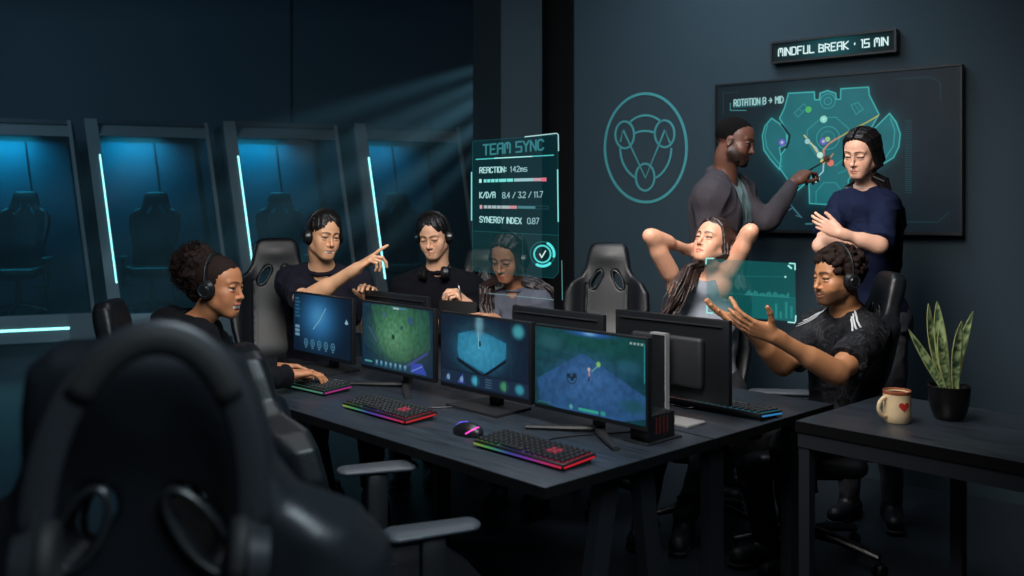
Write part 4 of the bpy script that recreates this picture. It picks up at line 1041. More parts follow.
def head_prims(H, o):
    fem = o.get('fem', 0); j = .94 if fem else 1.0; P_ = []; fat = o.get('cheek', 1.0); sm = o.get('smile', 0)
    P_ += [H.e((0, -14, 34), (75, 97, 82)), H.e((0, 20, 32), (64, 64, 60), 20), H.e((0, 22, -24), (67*j, 61, 70), 20), H.e((0, 28, -62), (54*j, 53, 43), 22)]
    gq = o.get('open', 0)*.5; P_ += [H.e((0, 70-gq*.6, -97-gq), (21*j, 16, 15), 18), H.e((0, 45, -88-gq), (34*j, 34, 22), 20)]
    for s in (-1, 1):
        P_ += [H.e((s*40*j, 52, -27+sm*1.5), (23, 23, 19), 22), H.e((s*33*j, 55, -50), (24, 24*fat, 27), 22), H.c_((s*53*j, 2, -56), (s*18*j, 66, -97), 16, 13, 24)]
        P_ += [H.c_((s*8, 82, 21), (s*44, 66, 22), 8 if not fem else 6.5, 7, 16)]
        P_ += [H.e((s*31, 92, 1), (19, 11, 12), 14, True)]
    P_ += [H.e((0, 64, -68), (33, 22, 27), 20)]
    n = o.get('nose', 1.0)
    P_ += [H.c_((0, 80, 14), (0, 97*n+2, -30), 6.5, 8, 12), H.e((0, 101*n, -36), (10.5*n, 11, 9), 7)]
    for s in (-1, 1): P_ += [H.e((s*11.5*n, 88, -40), (7.5, 9, 7), 7), H.e((s*6.5*n, 95, -46.5), (3.2, 4.5, 2.2), 2, True)]
    drop = o.get('lid', 0)
    for s in (-1, 1):
        P_ += [H.e((s*31, 71, 0), (14.8, 12.5, 12.5), 1.5)]
        P_ += [H.e((s*31, 71, 10.5-drop*6), (18.5, 14.8, 8.5+drop*1.2), 2.5), H.e((s*31, 70.5, -9.8), (17.5, 14.2, 6.4), 3)]
    up, dn = lip_lines(o); g = o.get('open', 0)
    if g > 0:
        P_.append(H.e((0, 92, -70.5-g*.42+sm), (o.get('mw', 24)*.92, 18, 3+g*.55), 4, True)); P_.append(H.e((0, 69, -70), (o.get('mw', 24)*.95, 18, 9+g*.5), 2))
    lt = 4.2 if fem else 3.4
    for a, b in zip(up, up[1:]): P_.append(H.c_(a, b, lt*.8 if abs(a[0]) > 20 else lt, lt*.8 if abs(b[0]) > 20 else lt, 4))
    for a, b in zip(dn, dn[1:]): P_.append(H.c_(a, b, lt*.8 if abs(a[0]) > 20 else lt*1.15, lt*.8 if abs(b[0]) > 20 else lt*1.15, 4))
    if g == 0:
        q = [(x, y+4.2, z-5.2) for x, y, z in up]
        for a, b in zip(q, q[1:]): P_.append(H.c_(a, b, 1.4, None, 3, True))
    for s in (-1, 1):
        R = rx(-8)
        P_ += [H.e((s*72, -8, -12), (8, 17, 28), 6, False, R), H.e((s*80, -4, -10), (6, 9.5, 17), 3, True, R)]
    return P_
def head_col(H, v, o):
    near = np.linalg.norm(H.loc(v), axis=1) < 165; c = np.tile(T_(o['skin']), (len(v), 1)); c *= (1+.04*noise3(v*28, 3))[:, None]
    c[near] = face_col(H, v[near], o); return c
def face_col(H, v, o):
    q = H.loc(v); skin = T_(o['skin']); c = np.tile(skin, (len(v), 1)); x, y, z = q[:, 0], q[:, 1], q[:, 2]; ax = np.abs(x)
    def mixin(m, col): c[:] = c*(1-m[:, None])+np.asarray(col)*m[:, None]
    red = T_(o.get('flush', 'c06850'))
    mixin(.20*np.exp(-((ax-40)/18)**2-((z+30)/18)**2)*(y > 30), red); mixin(.18*np.exp(-(ax/14)**2-((z+38)/12)**2)*(y > 85), red); mixin(.25*((ax > 72) & (y < 20) & (np.abs(z+14) < 34)), red)
    n = noise3(q*.05, 3); c *= (1+.04*n)[:, None]
    hairc = T_(o.get('browc', '1a1210'))
    bz = o.get('browz', 20)+6*np.sin(np.clip((ax-10)/38, 0, 1)*math.pi*.8)-2*np.clip((ax-10)/38, 0, 1)
    th = o.get('browt', 4.2)*(1-.55*np.clip((ax-12)/38, 0, 1))
    mixin(np.clip(1.5-np.abs(z-bz)/th, 0, 1)*(ax > 9)*(ax < 50)*(y > 44)*.9, hairc)
    up, dn = lip_lines(o)
    if o.get('beard'):
        edge = -44-np.clip(62-y, 0, 80)*-.25
        b = np.clip((edge-z)/12, 0, 1)*np.clip((y+12)/16, 0, 1)*(1-np.exp(-((ax-36)/17)**2-((z+40)/18)**2))
        b = np.maximum(b, np.clip(1.4-np.abs(z+56)/5, 0, 1)*(ax < 28)*(y > 70)*np.clip((ax+4)/8, .5, 1)); b = np.maximum(b, ((y < 20) & (y > -2) & (z < 5) & (ax > 55) & (z > -70)).astype(float)*.8)
        b = b*(1-np.clip((-z-108)/10, 0, 1)*.9)
        mixin(np.clip(b, 0, 1)*o['beard']*(1+.12*noise3(q*.4, 8)), hairc)
    lip = T_(o.get('lips', 'b06058'))
    def pd(pl):
        d = np.full(len(q), 99.)
        for a, b in zip(pl, pl[1:]):
            a, b = V3(*a), V3(*b); t = np.clip(((q-a)@(b-a))/((b-a)@(b-a)), 0, 1); d = np.minimum(d, np.linalg.norm(q-a-t[:, None]*(b-a), axis=1))
        return d
    lt = 4.2 if o.get('fem') else 3.4
    d = np.minimum(pd(up)-lt, pd(dn)-lt*1.15); mixin(np.clip(1.0-d/1.6, 0, 1)*(y > 72)*o.get('lipk', .8), lip)
    g = o.get('open', 0)
    if g > 0:
        w_ = o.get('mw', 24); cz = -72.5-g*.40+o.get('smile', 0)*(.6+3.2*(ax/w_)**2)
        ins = (((ax/(w_*.86))**2+((z-cz)/(2.0+g*.46))**2) < 1) & (y > 60) & (y < 89.5) & (d > -.8)
        c[ins & (z > cz-g*.20)] = T_('f6eee2'); c[ins & (z <= cz-g*.20)] = T_('5c2422')
    else:
        mixin(np.clip(1.3-pd([(a, b+3, e-5.2) for a, b, e in up])/1.3, 0, 1)*(y > 72)*.7, T_('4a2420'))
    gz = norm(np.array(o.get('gaze', (0, 1, -.1)), float))
    for s in (-1, 1):
        e = q-V3(s*31, 71, 0); es = e*V3(12.5/14.8, 1, 1); r = np.linalg.norm(es, axis=1); fr = (y > 70)
        lid_up = np.sqrt((e[:, 0]/18.5)**2+(e[:, 1]/14.8)**2+((e[:, 2]-10.5+o.get('lid', 0)*6)/(8.5+o.get('lid', 0)*1.2))**2); lid_dn = np.sqrt((e[:, 0]/17.5)**2+((e[:, 1]+.5)/14.2)**2+((e[:, 2]+9.8)/6.4)**2)
        m = (r < 13.6) & fr & (lid_up > 1.03+.16*min(1, o.get('lid', 0))) & (lid_dn > 1.08); c[m] = T_('cfc6be')
        cosg = (e@gz)/(np.linalg.norm(e, axis=1)+1e-6); c[m & (cosg > .85)] = T_('2c1a14'); c[m & (cosg > .95)] = T_('080606')
        lash = (r < 17.5) & fr & (lid_up <= 1.4) & (lid_up > .97) & (e[:, 2] < 6.2-o.get('lid', 0)*4.6) & (e[:, 2] > -5-o.get('lid', 0)*2) & (np.abs(e[:, 0]) < 16); mixin(lash*.85, T_('140c0a'))
        mixin(np.exp(-(e[:, 0]/17)**2-((z-2)/10)**2)*(y > 50)*o.get('shadow', .15)*(~m), hairc)
    return c
def scalp(az, pol, lift): return np.array([(75+lift)*math.sin(pol)*math.sin(az), -14+(97+lift)*math.sin(pol)*math.cos(az), 36+(82+lift)*math.cos(pol)])
def flow_hair(H, seed, n=170, pole=(-25, 14), front=78, side=104, back=138, lift=(3, 8), r=(7, 3), part=0, curl=0.0, swirl=.3, fringe=0.0):
    """locks combed from the crown out to the hairline"""
    rng = np.random.RandomState(seed); out = []
    for i in range(n):
        az = rng.uniform(-math.pi, math.pi); aa = abs(math.degrees(az))
        e = np.interp(aa, (0, 12, 32, 60, 95, 120, 180), (front-part, front-part*.85, front-part*.15, side-8, side, back-10, back))+rng.uniform(-7, 4)
        p0 = rng.uniform(2, e*.55); l0 = rng.uniform(*lift); pts = []; m = 5; sw = rng.uniform(-1, 1)*.25+swirl
        for t in np.linspace(0, 1, m):
            pol = math.radians(p0+(e-p0)*t); a = az+sw*(1-t)*.6+curl*math.sin(6*t+i); q = scalp(a, pol, l0*(1-t*.55)+(fringe*t if aa < 45 else 0))
            pts.append(q)
        rs = np.linspace(rng.uniform(.8, 1.1)*r[0], r[1], m)
        out += [H.c_(tuple(a), tuple(b), r1, r2, 3) for a, b, r1, r2 in zip(pts, pts[1:], rs, rs[1:])]
    return out
def hand_prims(w, fd, pn, side, curl, k=1.0, spread=6, thumb=(.55, .75, .25), tb=25, tips=None):
    """curl: four (knuckle, middle, end) bends in degrees, index first; thumb: direction in (finger, thumb side, palm) terms"""
    w = np.asarray(w, float); y = norm(fd); z = -norm(np.asarray(pn)-y*(np.asarray(pn)@y)); x = np.cross(y, z); ts = -1 if side == 'R' else 1
    X = x*ts; P_ = []
    offs = (.027, .009, -.009, -.0255); ky = (.090, .094, .089, .080)
    segs = ((.042, .025, .021), (.046, .029, .022), (.042, .027, .021), (.033, .020, .018)); rad = (.0086, .0089, .0084, .0074)
    P_.append(ell(w+y*.050*k, np.array((.038, .048, .0135))*k, np.stack([X, y, z], 1), .012*k))
    P_.append(ell(w+y*.040*k+X*.022*k-z*.006*k, np.array((.017, .032, .014))*k, np.stack([X, y, z], 1), .012*k))
    P_.append(cap(w-y*.02*k, w+y*.02*k, .025*k, .026*k, .02*k, flat=(z, .68)))
    for i in range(4):
        a = w+y*.018*k+X*offs[i]*.55*k; b = w+y*ky[i]*k+X*offs[i]*k
        P_.append(cap(a, b, .0115*k, .0100*k, .010*k))
        sp = math.radians(spread*(1.5-i)*.66); d0 = y*math.cos(sp)+X*math.sin(sp); ang = 0; p = b; r = rad[i]*k
        for j in range(3):
            ang += math.radians(curl[i][j]); d = d0*math.cos(ang)-z*math.sin(ang)
            q = p+d*segs[i][j]*k; r2 = r*.93; P_.append(cap(p, q, r, r2, .0035*k)); p = q; r = r2
    tdir = norm(y*thumb[0]+X*thumb[1]-z*thumb[2]); a = w+y*.022*k+X*.022*k-z*.004*k
    b = a+tdir*.040*k; P_.append(cap(a, b, .0135*k, .0110*k, .012*k))
    t2 = norm(tdir*math.cos(math.radians(tb))+y*math.sin(math.radians(tb))); c = b+t2*.032*k; P_.append(cap(b, c, .0105*k, .0098*k, .004*k)); P_.append(cap(c, c+norm(t2+y*.25)*.024*k, .0098*k, .0084*k, .004*k))
    ext = .20*k; return P_, (np.minimum(w, w+y*ext)-.10*k, np.maximum(w, w+y*ext)+.10*k)
RELAX = ((18, 22, 12),)*4
def torso_frame(S):
    z = norm(S['nb']-S['pv']); x = S['sr']-S['sl']; x = norm(x-z*(x@z)); y = np.cross(z, x); return np.stack([x, y, z], 1)
def torso_prims(S, inf=0.0, k=.05):
    T = torso_frame(S); x, y, z = T.T; s = S['s']; f = S['fem']; pv, nb = S['pv'], S['nb']; H = np.linalg.norm(nb-pv)
    E = lambda c, r, kk=k: ell(c, np.asarray(r)*s+inf, T, kk)
    P_ = [E(pv+z*.02, (.165, .118, .12)), E(pv+z*.30*H, (.128 if f else .142, .098 if not f else .090, .30*H/s)), E(pv+z*.63*H, (.138 if f else .158, .112 if not f else .100, .34*H/s))]
    for q in (-1, 1):
        if f: P_.append(E(pv+z*.66*H+y*.082*s+x*q*.066*s, (.060, .052, .058), .035))
        else: P_.append(E(pv+z*.74*H+y*.058*s+x*q*.070*s, (.075, .048, .065), .04))
        P_.append(E(pv+z*.78*H-y*.055*s+x*q*.080*s, (.068, .045, .085), .04))
    for q, p in ((-1, S['sl']), (1, S['sr'])): P_.append(cap(p+(pv+z*.8*H-p)*.12, pv+z*.46*H+x*q*.085*s, .046*s+inf, .050*s+inf, .05))
    m = .82 if f else 1.0; sh = (S['sr']+S['sl'])/2
    P_.append(cap(S['sl']+(sh-S['sl'])*.10, S['sr']+(sh-S['sr'])*.10, .050*s*m+inf, None, .05))
    for p in (S['sl'], S['sr']): P_.append(cap(nb+z*.012*s-y*.012*s, p+(nb-p)*.12+z*.008*s, .046*s*m+inf*.7, .045*s*m+inf, .045))
    return P_
def arm_prims(S, q, inf=0.0, up=1.0, fore=0.0, flat_end=True, loose=0.0):
    """upper arm to fraction `up`, forearm to fraction `fore`"""
    s = S['s']; m = .80 if S['fem'] else 1.0; m *= S.get('arm', 1.0); a, b, c = S['s'+q], S['e'+q], S['w'+q]; P_ = []
    P_.append(ell(a, (.054*s*m+inf,)*3, None, .035))
    b2 = a+(b-a)*up; full = up >= 1.0
    r1, r2 = .050*s*m+inf, .038*s*m+inf+loose
    P_.append(cap(a, b2, r1, r1+(r2-r1)*up, .03, cutb=not full and flat_end))
    if up >= 1: P_.append(cap(a+(b-a)*.35, a+(b-a)*.7, .046*s*m+inf, .044*s*m+inf, .03))
    if fore > 0:
        c2 = b+(c-b)*fore; r3, r4 = .038*s*m+inf+loose, .0275*s*m+inf+loose*.6
        P_.append(cap(b, c2, r3, r3+(r4-r3)*fore, .02, cutb=fore < 1.0 and flat_end or (fore == 1.0 and inf > 0)))
        if fore > .5: P_.append(cap(b+(c-b)*.12, b+(c-b)*.42, .042*s*m+inf, .037*s*m+inf, .03))
    return P_
def leg_prims(S, inf=0.0, shank=1.0):
    P_ = []; s = S['s']
    for q in 'RL':
        h, k_, a = S['h'+q], S['k'+q], S['a'+q]
        P_ += [cap(h, k_, .082*s+inf, .058*s+inf, .05), cap(k_, k_+(a-k_)*shank, .057*s+inf, .040*s+inf, .03, cutb=inf > 0)]
        P_.append(cap(k_+(a-k_)*.12, k_+(a-k_)*.45, .056*s+inf, .050*s+inf, .03))
    P_.append(cap(S['hR'], S['hL'], .085*s+inf, None, .05)); return P_
def ring(c, n, r, t, k=.006, m=20, sx=None):
    """a rolled edge: circle of radius r about c, normal n"""
    n = norm(n); a = norm(np.cross(n, V3(0.3, .5, .81))); b = np.cross(n, a); pts = [c+r*(a*math.cos(2*math.pi*i/m)+b*math.sin(2*math.pi*i/m)) for i in range(m)]
    return [cap(pts[i], pts[(i+1) % m], t, t, k) for i in range(m)]
def wrinkle(v, f, amp, fr, seed, st=(1, 1, 1)):
    n = vnormals(v, f); p = v*np.asarray(st)*fr
    w = noise3(p+np.stack([noise3(p*.6, seed+9)]*3, 1)*.8, seed)
    fold = (1-np.abs(w))**3
    return v+n*(amp*(fold-.35)+amp*.5*noise3(p*2.3, seed+4))[:, None]
def multires(prims, lo, hi, h, fine):
    """coarse surface outside the fine boxes, fine surface within, overlapping a little"""
    parts = []
    v, f = sdf_mesh(prims, h, lo, hi); keep = np.ones(len(v), bool)
    for (a, b, hf) in fine: keep &= ~((v > np.asarray(a)+h).all(1) & (v < np.asarray(b)-h).all(1))
    parts.append(clip_faces(v, f, keep))
    for (a, b, hf) in fine: parts.append(sdf_mesh(prims, hf, a, b))
    return join_vf(parts)
def hair_mesh(prims, h, amp=.0, fr=40, seed=0, st=(1, 1, 1), M_=None):
    v, f = sdf_mesh(prims, h)
    if amp:
        n = vnormals(v, f); p = v if M_ is None else v@M_; p = p*np.asarray(st)*fr
        v = v+n*(amp*(noise3(p, seed)*.6+noise3(p*2.1, seed+1)*.4))[:, None]
    return v, f
M['skin'] = vcol_pbr('skin', .48, .4, .12, (900, .06))
M['hair'] = pbr('dark_hair', srgb(15, 12, 13), .45, spec=.35, bump=(60, .5, (1, 1, .15)))
M['hair_curly'] = pbr('curly_hair', srgb(30, 21, 18), .8, spec=.12)
M['hair_brown'] = pbr('brown_hair', srgb(38, 24, 21), .42, spec=.5, bump=(120, .6, (1, 1, .12)))
M['trousers'] = pbr('black_trousers', srgb(22, 24, 30), .8, bump=(90, .2))
M['shoe'] = pbr('dark_shoe', srgb(26, 26, 30), .5); M['sole'] = pbr('shoe_sole', srgb(40, 42, 46), .7)
def finish_body(S, o, root, hands, cut_top=None):
    H = S['H']
    pr = torso_prims(S)+[H.c_((0, -20, -45), (0, -24, -85), 50 if not S['fem'] else 43, None, 14), cap(H.w(0, -22, -70), S['nb']-torso_frame(S)[:, 2]*.01, (.054 if not S['fem'] else .045)*S['s'], (.060 if not S['fem'] else .052)*S['s'], .03)]
    for q in 'RL': pr += arm_prims(S, q, 0, 1.0, 1.0)
    pr += leg_prims(S, -.004)+head_prims(H, o)
    fine = [(H.c-.145*S['H'].k*1000*np.ones(3), H.c+.15*np.ones(3)*S['H'].k*1000, .0023)]
    for hp_, (a, b) in hands: pr += hp_; fine.append((a, b, .0025))
    lo = np.min([p.lo for p in pr if not p.sub], 0)-.02; hi = np.max([p.hi for p in pr if not p.sub], 0)+.02
    v, f = multires(pr, lo, hi, .0065, fine)
    c = head_col(H, v, o); link('body', mesh_np('body', v, f, c), M['skin'], root, True)
def trousers(S, root, mat=None, inf=.014):
    T = torso_frame(S); pr = leg_prims(S, inf)+[ell(S['pv']+T[:, 2]*.02, np.array((.165, .118, .12))*S['s']+inf, T, .05)]
    v, f = sdf_mesh(pr, .010); v = wrinkle(v, f, .006, 14, 5); link('trousers', mesh_np('trousers', v, f), mat or M['trousers'], root, True)
def shoes(S, root):
    for q in 'RL':
        a, d = S['a'+q], norm(S['t'+q]*V3(1, 1, 0)); g = V3(a[0], a[1], 0)
        pr = [cap(g+d*-.045+V3(0, 0, .045), g+d*.14+V3(0, 0, .038), .042, .040, .02), cap(g+V3(0, 0, .05), g+V3(0, 0, .115), .046, .045, .03), halfspace(V3(0, 0, .018), V3(0, 0, -1), g-.3, g+V3(.3, .3, .02))]
        sh = link('shoe', mesh_np('shoe', *sdf_mesh(pr, .007)), M['shoe'], root, True)
        pr = [cap(g+d*-.047+V3(0, 0, .03), g+d*.145+V3(0, 0, .03), .045, .045, .01), halfspace(V3(0, 0, .022), V3(0, 0, 1), g-V3(.3, .3, -.015), g+V3(.3, .3, .2)), halfspace(V3(0, 0, .001), V3(0, 0, -1), g-.3, g+V3(.3, .3, .01))]
        s2 = link('sole', mesh_np('sole', *sdf_mesh(pr, .007)), M['sole'], None); s2.parent = sh; s2.matrix_parent_inverse = world_inv2(sh)
def world_inv2(o):
    m = o.matrix_parent_inverse @ local_mat(o)
    if o.parent is not None: m = local_mat(o.parent) @ m
    return m.inverted()
def seat_legs(S, kf, spread=.10, foot=None, knee_z=None):
    T = torso_frame(S); f = norm(V3(*kf, 0)); r = np.cross(f, V3(0, 0, 1)); s = S['s']
    for q, g in (('R', 1), ('L', -1)):
        S['h'+q] = S['pv']+r*g*.085*s+V3(0, 0, -.02); S['k'+q] = S['h'+q]+f*.40*s+r*g*spread*.5+V3(0, 0, .0 if knee_z is None else knee_z-S['h'+q][2])
        S['a'+q] = S['k'+q]+f*.02+r*g*.01; S['a'+q][2] = .10
        if foot is not None: S['a'+q][:2] = np.array(foot)+r[:2]*g*.09
        S['t'+q] = f
def stand_legs(S, f):
    f = norm(V3(*f, 0)); r = np.cross(f, V3(0, 0, 1)); s = S['s']
    for q, g in (('R', 1), ('L', -1)):
        S['h'+q] = S['pv']+r*g*.085*s+V3(0, 0, -.03); S['k'+q] = S['h'+q]*V3(1, 1, 0)+f*.02+r*g*.01+V3(0, 0, .50); S['a'+q] = S['k'+q]*V3(1, 1, 0)+V3(0, 0, .10)-f*.03; S['t'+q] = norm(f+r*g*.25)
def headset(H, label, tilt=0.0, w=84, top=128, group='headphones worn or hung in the scene', cushion=True, cupz=-12, cupy=-6, rad=33, lift=0):
    """over-ear headphones in the frame of head H (millimetres)"""
    root = thing('headphones', label, 'headphones', H.w(0, 0, 0), 0, group)
    ct, st_ = math.cos(math.radians(tilt)), math.sin(math.radians(tilt))
    def q(x, y, z): return Vector(H.w(x, cupy+(y*ct-(z-cupz)*st_), cupz+(y*st_+(z-cupz)*ct)))
    pts = [q((w+8)*math.cos(a), 0, cupz+20+(top-cupz-20)*math.sin(a)**.9 if math.sin(a) > 0 else cupz+20) for a in np.linspace(0, math.pi, 33)]
    MB().tube(pts, 8*H.k, 10, True, (1.9, .5), up=tuple(H.M[:, 1])).build('headband', M['hp_band'], root, 'all', True)
    p2 = [q((w+5)*math.cos(a), 0, cupz+20+(top-4-cupz-20)*math.sin(a)**.9) for a in np.linspace(.75, math.pi-.75, 21)]
    MB().tube(p2, 8.5*H.k, 10, True, (1.6, .8), up=tuple(H.M[:, 1])).build('headband_pad', M['hp_pad'], root, 'all', True)
    for s in (-1, 1):
        a, b = q(s*(w+4), 0, cupz), q(s*(w+22), 0, cupz-1)
        mb = MB(); mb.cyl(a, b, rad*H.k, rad*.82*H.k, 32); mb.cyl(b, b+(b-a)*.12, rad*.5*H.k, rad*.45*H.k, 24)
        cup = mb.build('ear_cup', M['hp_cup'], root, True, True)
        MB().tube([q(s*(w+9), 0, cupz+rad*.6), q(s*(w+9), 0, cupz+rad+16)], [6*H.k, 5*H.k], 8).build('yoke', M['hp_band'], root, True, True)
        c0, n = q(s*(w-4), 0, cupz), b-a; n.normalize(); u = Vector(H.M[:, 2]); y = n.cross(u).normalized(); u = y.cross(n)
        cp = [c0+(y*.72*math.cos(t)+u*math.sin(t))*(rad-9)*1.15*H.k for t in np.linspace(0, 2*math.pi, 28)]
        MB().tube(cp, 11*H.k, 8, False, up=tuple(n)).build('cushion', M['hp_pad'], root, 'all', True)
        rp = [b+(y*math.cos(t)+u*math.sin(t))*rad*.62*H.k for t in np.linspace(0, 2*math.pi, 28)]
        MB().tube(rp, 1.6*H.k, 6, False, up=tuple(n)).build('cup_ring', M['hp_ring'], root, 'all', True)
    return root
M['hp_band'] = pbr('headphone_band', srgb(20, 22, 26), .38, spec=.4); M['hp_pad'] = pbr('headphone_pad', srgb(10, 11, 12), .7, spec=.2); M['hp_cup'] = pbr('headphone_cup', srgb(20, 22, 25), .3, spec=.6); M['hp_ring'] = pbr('headphone_ring', srgb(60, 64, 70), .35, metal=.5)
PG = 'people in the room'
def person(label, S):
    for a in 'sew':
        for q in 'RL': S[a+q] = S[a+q.lower()]
    return thing('person', label, 'person', (S['pv'][0], S['pv'][1], 0))
def top_mesh(S, root, name, mat, pr, h=.006, amp=.005, fr=16, seed=1, lo=None, hi=None, st=(1, 1, 1)):
    v, f = sdf_mesh(pr, h)
    if amp: v = wrinkle(v, f, amp, fr, seed, st)
    return link(name, mesh_np(name, v, f), mat, root, True)
def neck_cut(S, H, r, up=.0):
    T = torso_frame(S); n = norm(H.w(0, -22, -70)-S['nb']); return cap(S['nb']+n*(up), S['nb']+n*.25, r, r*1.25, .012, True)
def HR(px, py, d, f, u, hs): return Head(P(px, py, d), f, u, hs)
def merge(S, **k): S.update(k); return S
HAIR_FACE = lambda H, z=-22, zr=84, y=98, r=70: H.e((0, y, z), (r, 72, zr), 8, True)

# ---- 1. typing woman, curly puff, profile
H = HR(219, 286, 3.4, (.978, -.20, -.08), (.10, 0, 1), .915)
S = dict(s=.95, fem=1, H=H, nb=P(193, 330, 3.43), sr=P(196, 341, 3.29), sl=P(204, 338, 3.60), er=P(234, 385, 3.38), wr=P(290, 375, 3.58), el=P(240, 366, 3.66), wl=P(276, 368, 3.71))
S['pv'] = V3(-1.34, 3.43, .56); seat_legs(S, (1, .25))
o = dict(fem=1, skin='a8704e', lips='b05c54', smile=2.3, open=19, mw=34, nose=1.0, lid=.5, browt=3.6, gaze=(.35, 1, -.1))
root = person('laughing woman in black hoodie with a curly puff, typing at the left', S)
hands = [hand_prims(S['wr'], (.80, .38, .04), (.1, 0, -1), 'R', ((24, 26, 12), (26, 28, 14), (28, 30, 14), (28, 30, 14)), .93, 7, (.7, .6, .4)), hand_prims(S['wl'], (.86, .10, .02), (.1, -.3, -.95), 'L', ((24, 26, 12), (26, 28, 14), (28, 30, 14), (28, 30, 14)), .93, 7, (.7, .6, .4))]
finish_body(S, o, root, hands)
M['hoodie'] = pbr('black_hoodie', srgb(13, 14, 19), .95, bump=(110, .3), spec=.15)
T = torso_frame(S); pr = torso_prims(S, .022)
for q in 'RL': pr += arm_prims(S, q, .016, 1.0, .93, True, .004); c2 = S['e'+q]+(S['w'+q]-S['e'+q])*.93; pr += ring(c2, S['w'+q]-S['e'+q], .038, .008)
pr += [neck_cut(S, H, .060, .03)]
nb = S['nb']; hd = [nb+V3(.075, -.05, -.035), nb+V3(.035, -.085, .0), nb+V3(-.04, -.09, .03), nb+V3(-.095, -.03, .045), nb+V3(-.095, .05, .045), nb+V3(-.03, .1, .03), nb+V3(.045, .085, .0)]
for a, b in zip(hd, hd[1:]): pr.append(cap(a, b, .034, .036, .03))
pr += [ell(nb+V3(-.105, 0, -.02), (.062, .105, .068), None, .04)]
top_mesh(S, root, 'hoodie', M['hoodie'], pr, .006, .007, 15, 2); trousers(S, root); shoes(S, root)
hp_ = [H.e((0, -16, 37), (79, 100, 85), 6), H.e((0, 92, -24), (70, 55, 86), 14, True), H.e((0, 10, -100), (95, 130, 54), 10, True)]
v1, f1 = hair_mesh(hp_, .0032, .0010, 160, 3)
rng = np.random.RandomState(4)
pc = np.array((0, -104, 62)); pr = []
for i in range(240):
    d = norm(rng.randn(3)); d[1] = d[1] if d[1] < .6 else -d[1]; r = rng.uniform(11, 19); pp = pc+d*np.array((76, 86, 84))*rng.uniform(.72, 1.02); pr.append(H.e(tuple(pp), r, 5))
pr.append(H.e(tuple(pc), (70, 77, 75), 10)); pr.append(H.e((0, -70, 10), (58, 55, 60), 14)); pr.append(H.e((0, -95, -25), (40, 42, 48), 14))
v2, f2 = hair_mesh(pr, .0045, .007, 110, 7)
link('hair', mesh_np('hair', *join_vf([(v1, f1), (v2, f2)])), M['hair_curly'], root, True)
mb = MB(); rng = np.random.RandomState(9)
for i in range(1200):                    # loose coils at the edge of the puff
    d = norm(rng.randn(3)); d[1] = -abs(d[1]) if rng.rand() < .8 else d[1]*.4; pp = pc+d*np.array((78, 88, 86))*rng.uniform(.9, 1.06)
    a_, b_ = norm(np.cross(d, rng.randn(3))), None; b_ = np.cross(d, a_); ra = rng.uniform(4, 8); L_ = rng.uniform(10, 30); ph = rng.uniform(0, 6)
    mb.tube([H.w(*(pp+d*L_*t+ra*(a_*math.cos(ph+t*7)+b_*math.sin(ph+t*7)))) for t in np.linspace(0, 1, 8)], .0011, 3, False)
mb.build('hair_coils', M['hair_curly'], root, 'all', True)
headset(H, 'black headphones on the laughing woman with the curly puff', 8, 82, 124, rad=36)

# ---- 2. pointing man
H = HR(323.5, 235.5, 4.6, (.62, -.77, -.12), (.08, 0, 1), .95)
S = dict(s=1.02, fem=0, H=H, nb=P(322, 273, 4.67), sr=P(291, 283, 4.68), sl=P(358, 285, 4.72), er=P(305, 301, 4.40), wr=P(356, 269, 4.33), el=P(369, 330, 4.70), wl=P(373, 303, 4.50))
S['pv'] = V3(-1.0, 4.84, .60); seat_legs(S, (.45, -.9))
o = dict(skin='d2a07c', lips='b87064', smile=1.9, open=11, mw=31, lid=.6, browt=4.4, gaze=(.1, 1, -.1), browc='181414')
root = person('smiling man in dark tee pointing right, black headphones on', S)
CURL3 = ((0, 4, 2), (42, 50, 25), (55, 62, 30), (58, 62, 30))
hands = [hand_prims(S['wr'], (.70, -.05, .50), (.42, .25, -.85), 'R', CURL3, 1.0, 6, (.8, .45, .5)), hand_prims(S['wl'], (-.10, -.50, .80), (-.1, -.75, -.6), 'L', ((35, 40, 20), (38, 42, 20), (40, 42, 20), (42, 42, 20)), 1.0, 5, (.7, .6, .3))]
finish_body(S, o, root, hands)
M['tee_navy'] = pbr('dark_navy_tee', srgb(25, 25, 36), .95, bump=(120, .25), spec=.15)
pr = torso_prims(S, .014)+[neck_cut(S, H, .062, .012)]
for q in 'RL': pr += arm_prims(S, q, .022, .80, 0, True, .010)
pr += ring(S['nb']+norm(H.w(0, -22, -70)-S['nb'])*.022, H.w(0, -22, -70)-S['nb'], .066, .007)
top_mesh(S, root, 't_shirt', M['tee_navy'], pr, .006, .007, 13, 3); trousers(S, root); shoes(S, root)
def short_hair(H, seed, part=24, front=82):
    pr = [H.e((0, -16, 38), (78.5, 99, 84), 6), H.e((0, 92, -26), (68, 54, 88), 8, True), H.e((0, -14, -112), (110, 130, 72), 8, True)]
    pr += flow_hair(H, seed, 200, front=front, part=part, side=106, lift=(3, 10))
    return hair_mesh(pr, .003, .0015, 1, seed, (90, 90, 40), H.M)
link('hair', mesh_np('hair', *short_hair(H, 5, 44, 86)), M['hair'], root, True)
headset(H, 'black headphones on the man pointing right', -4, 84, 134, rad=36)

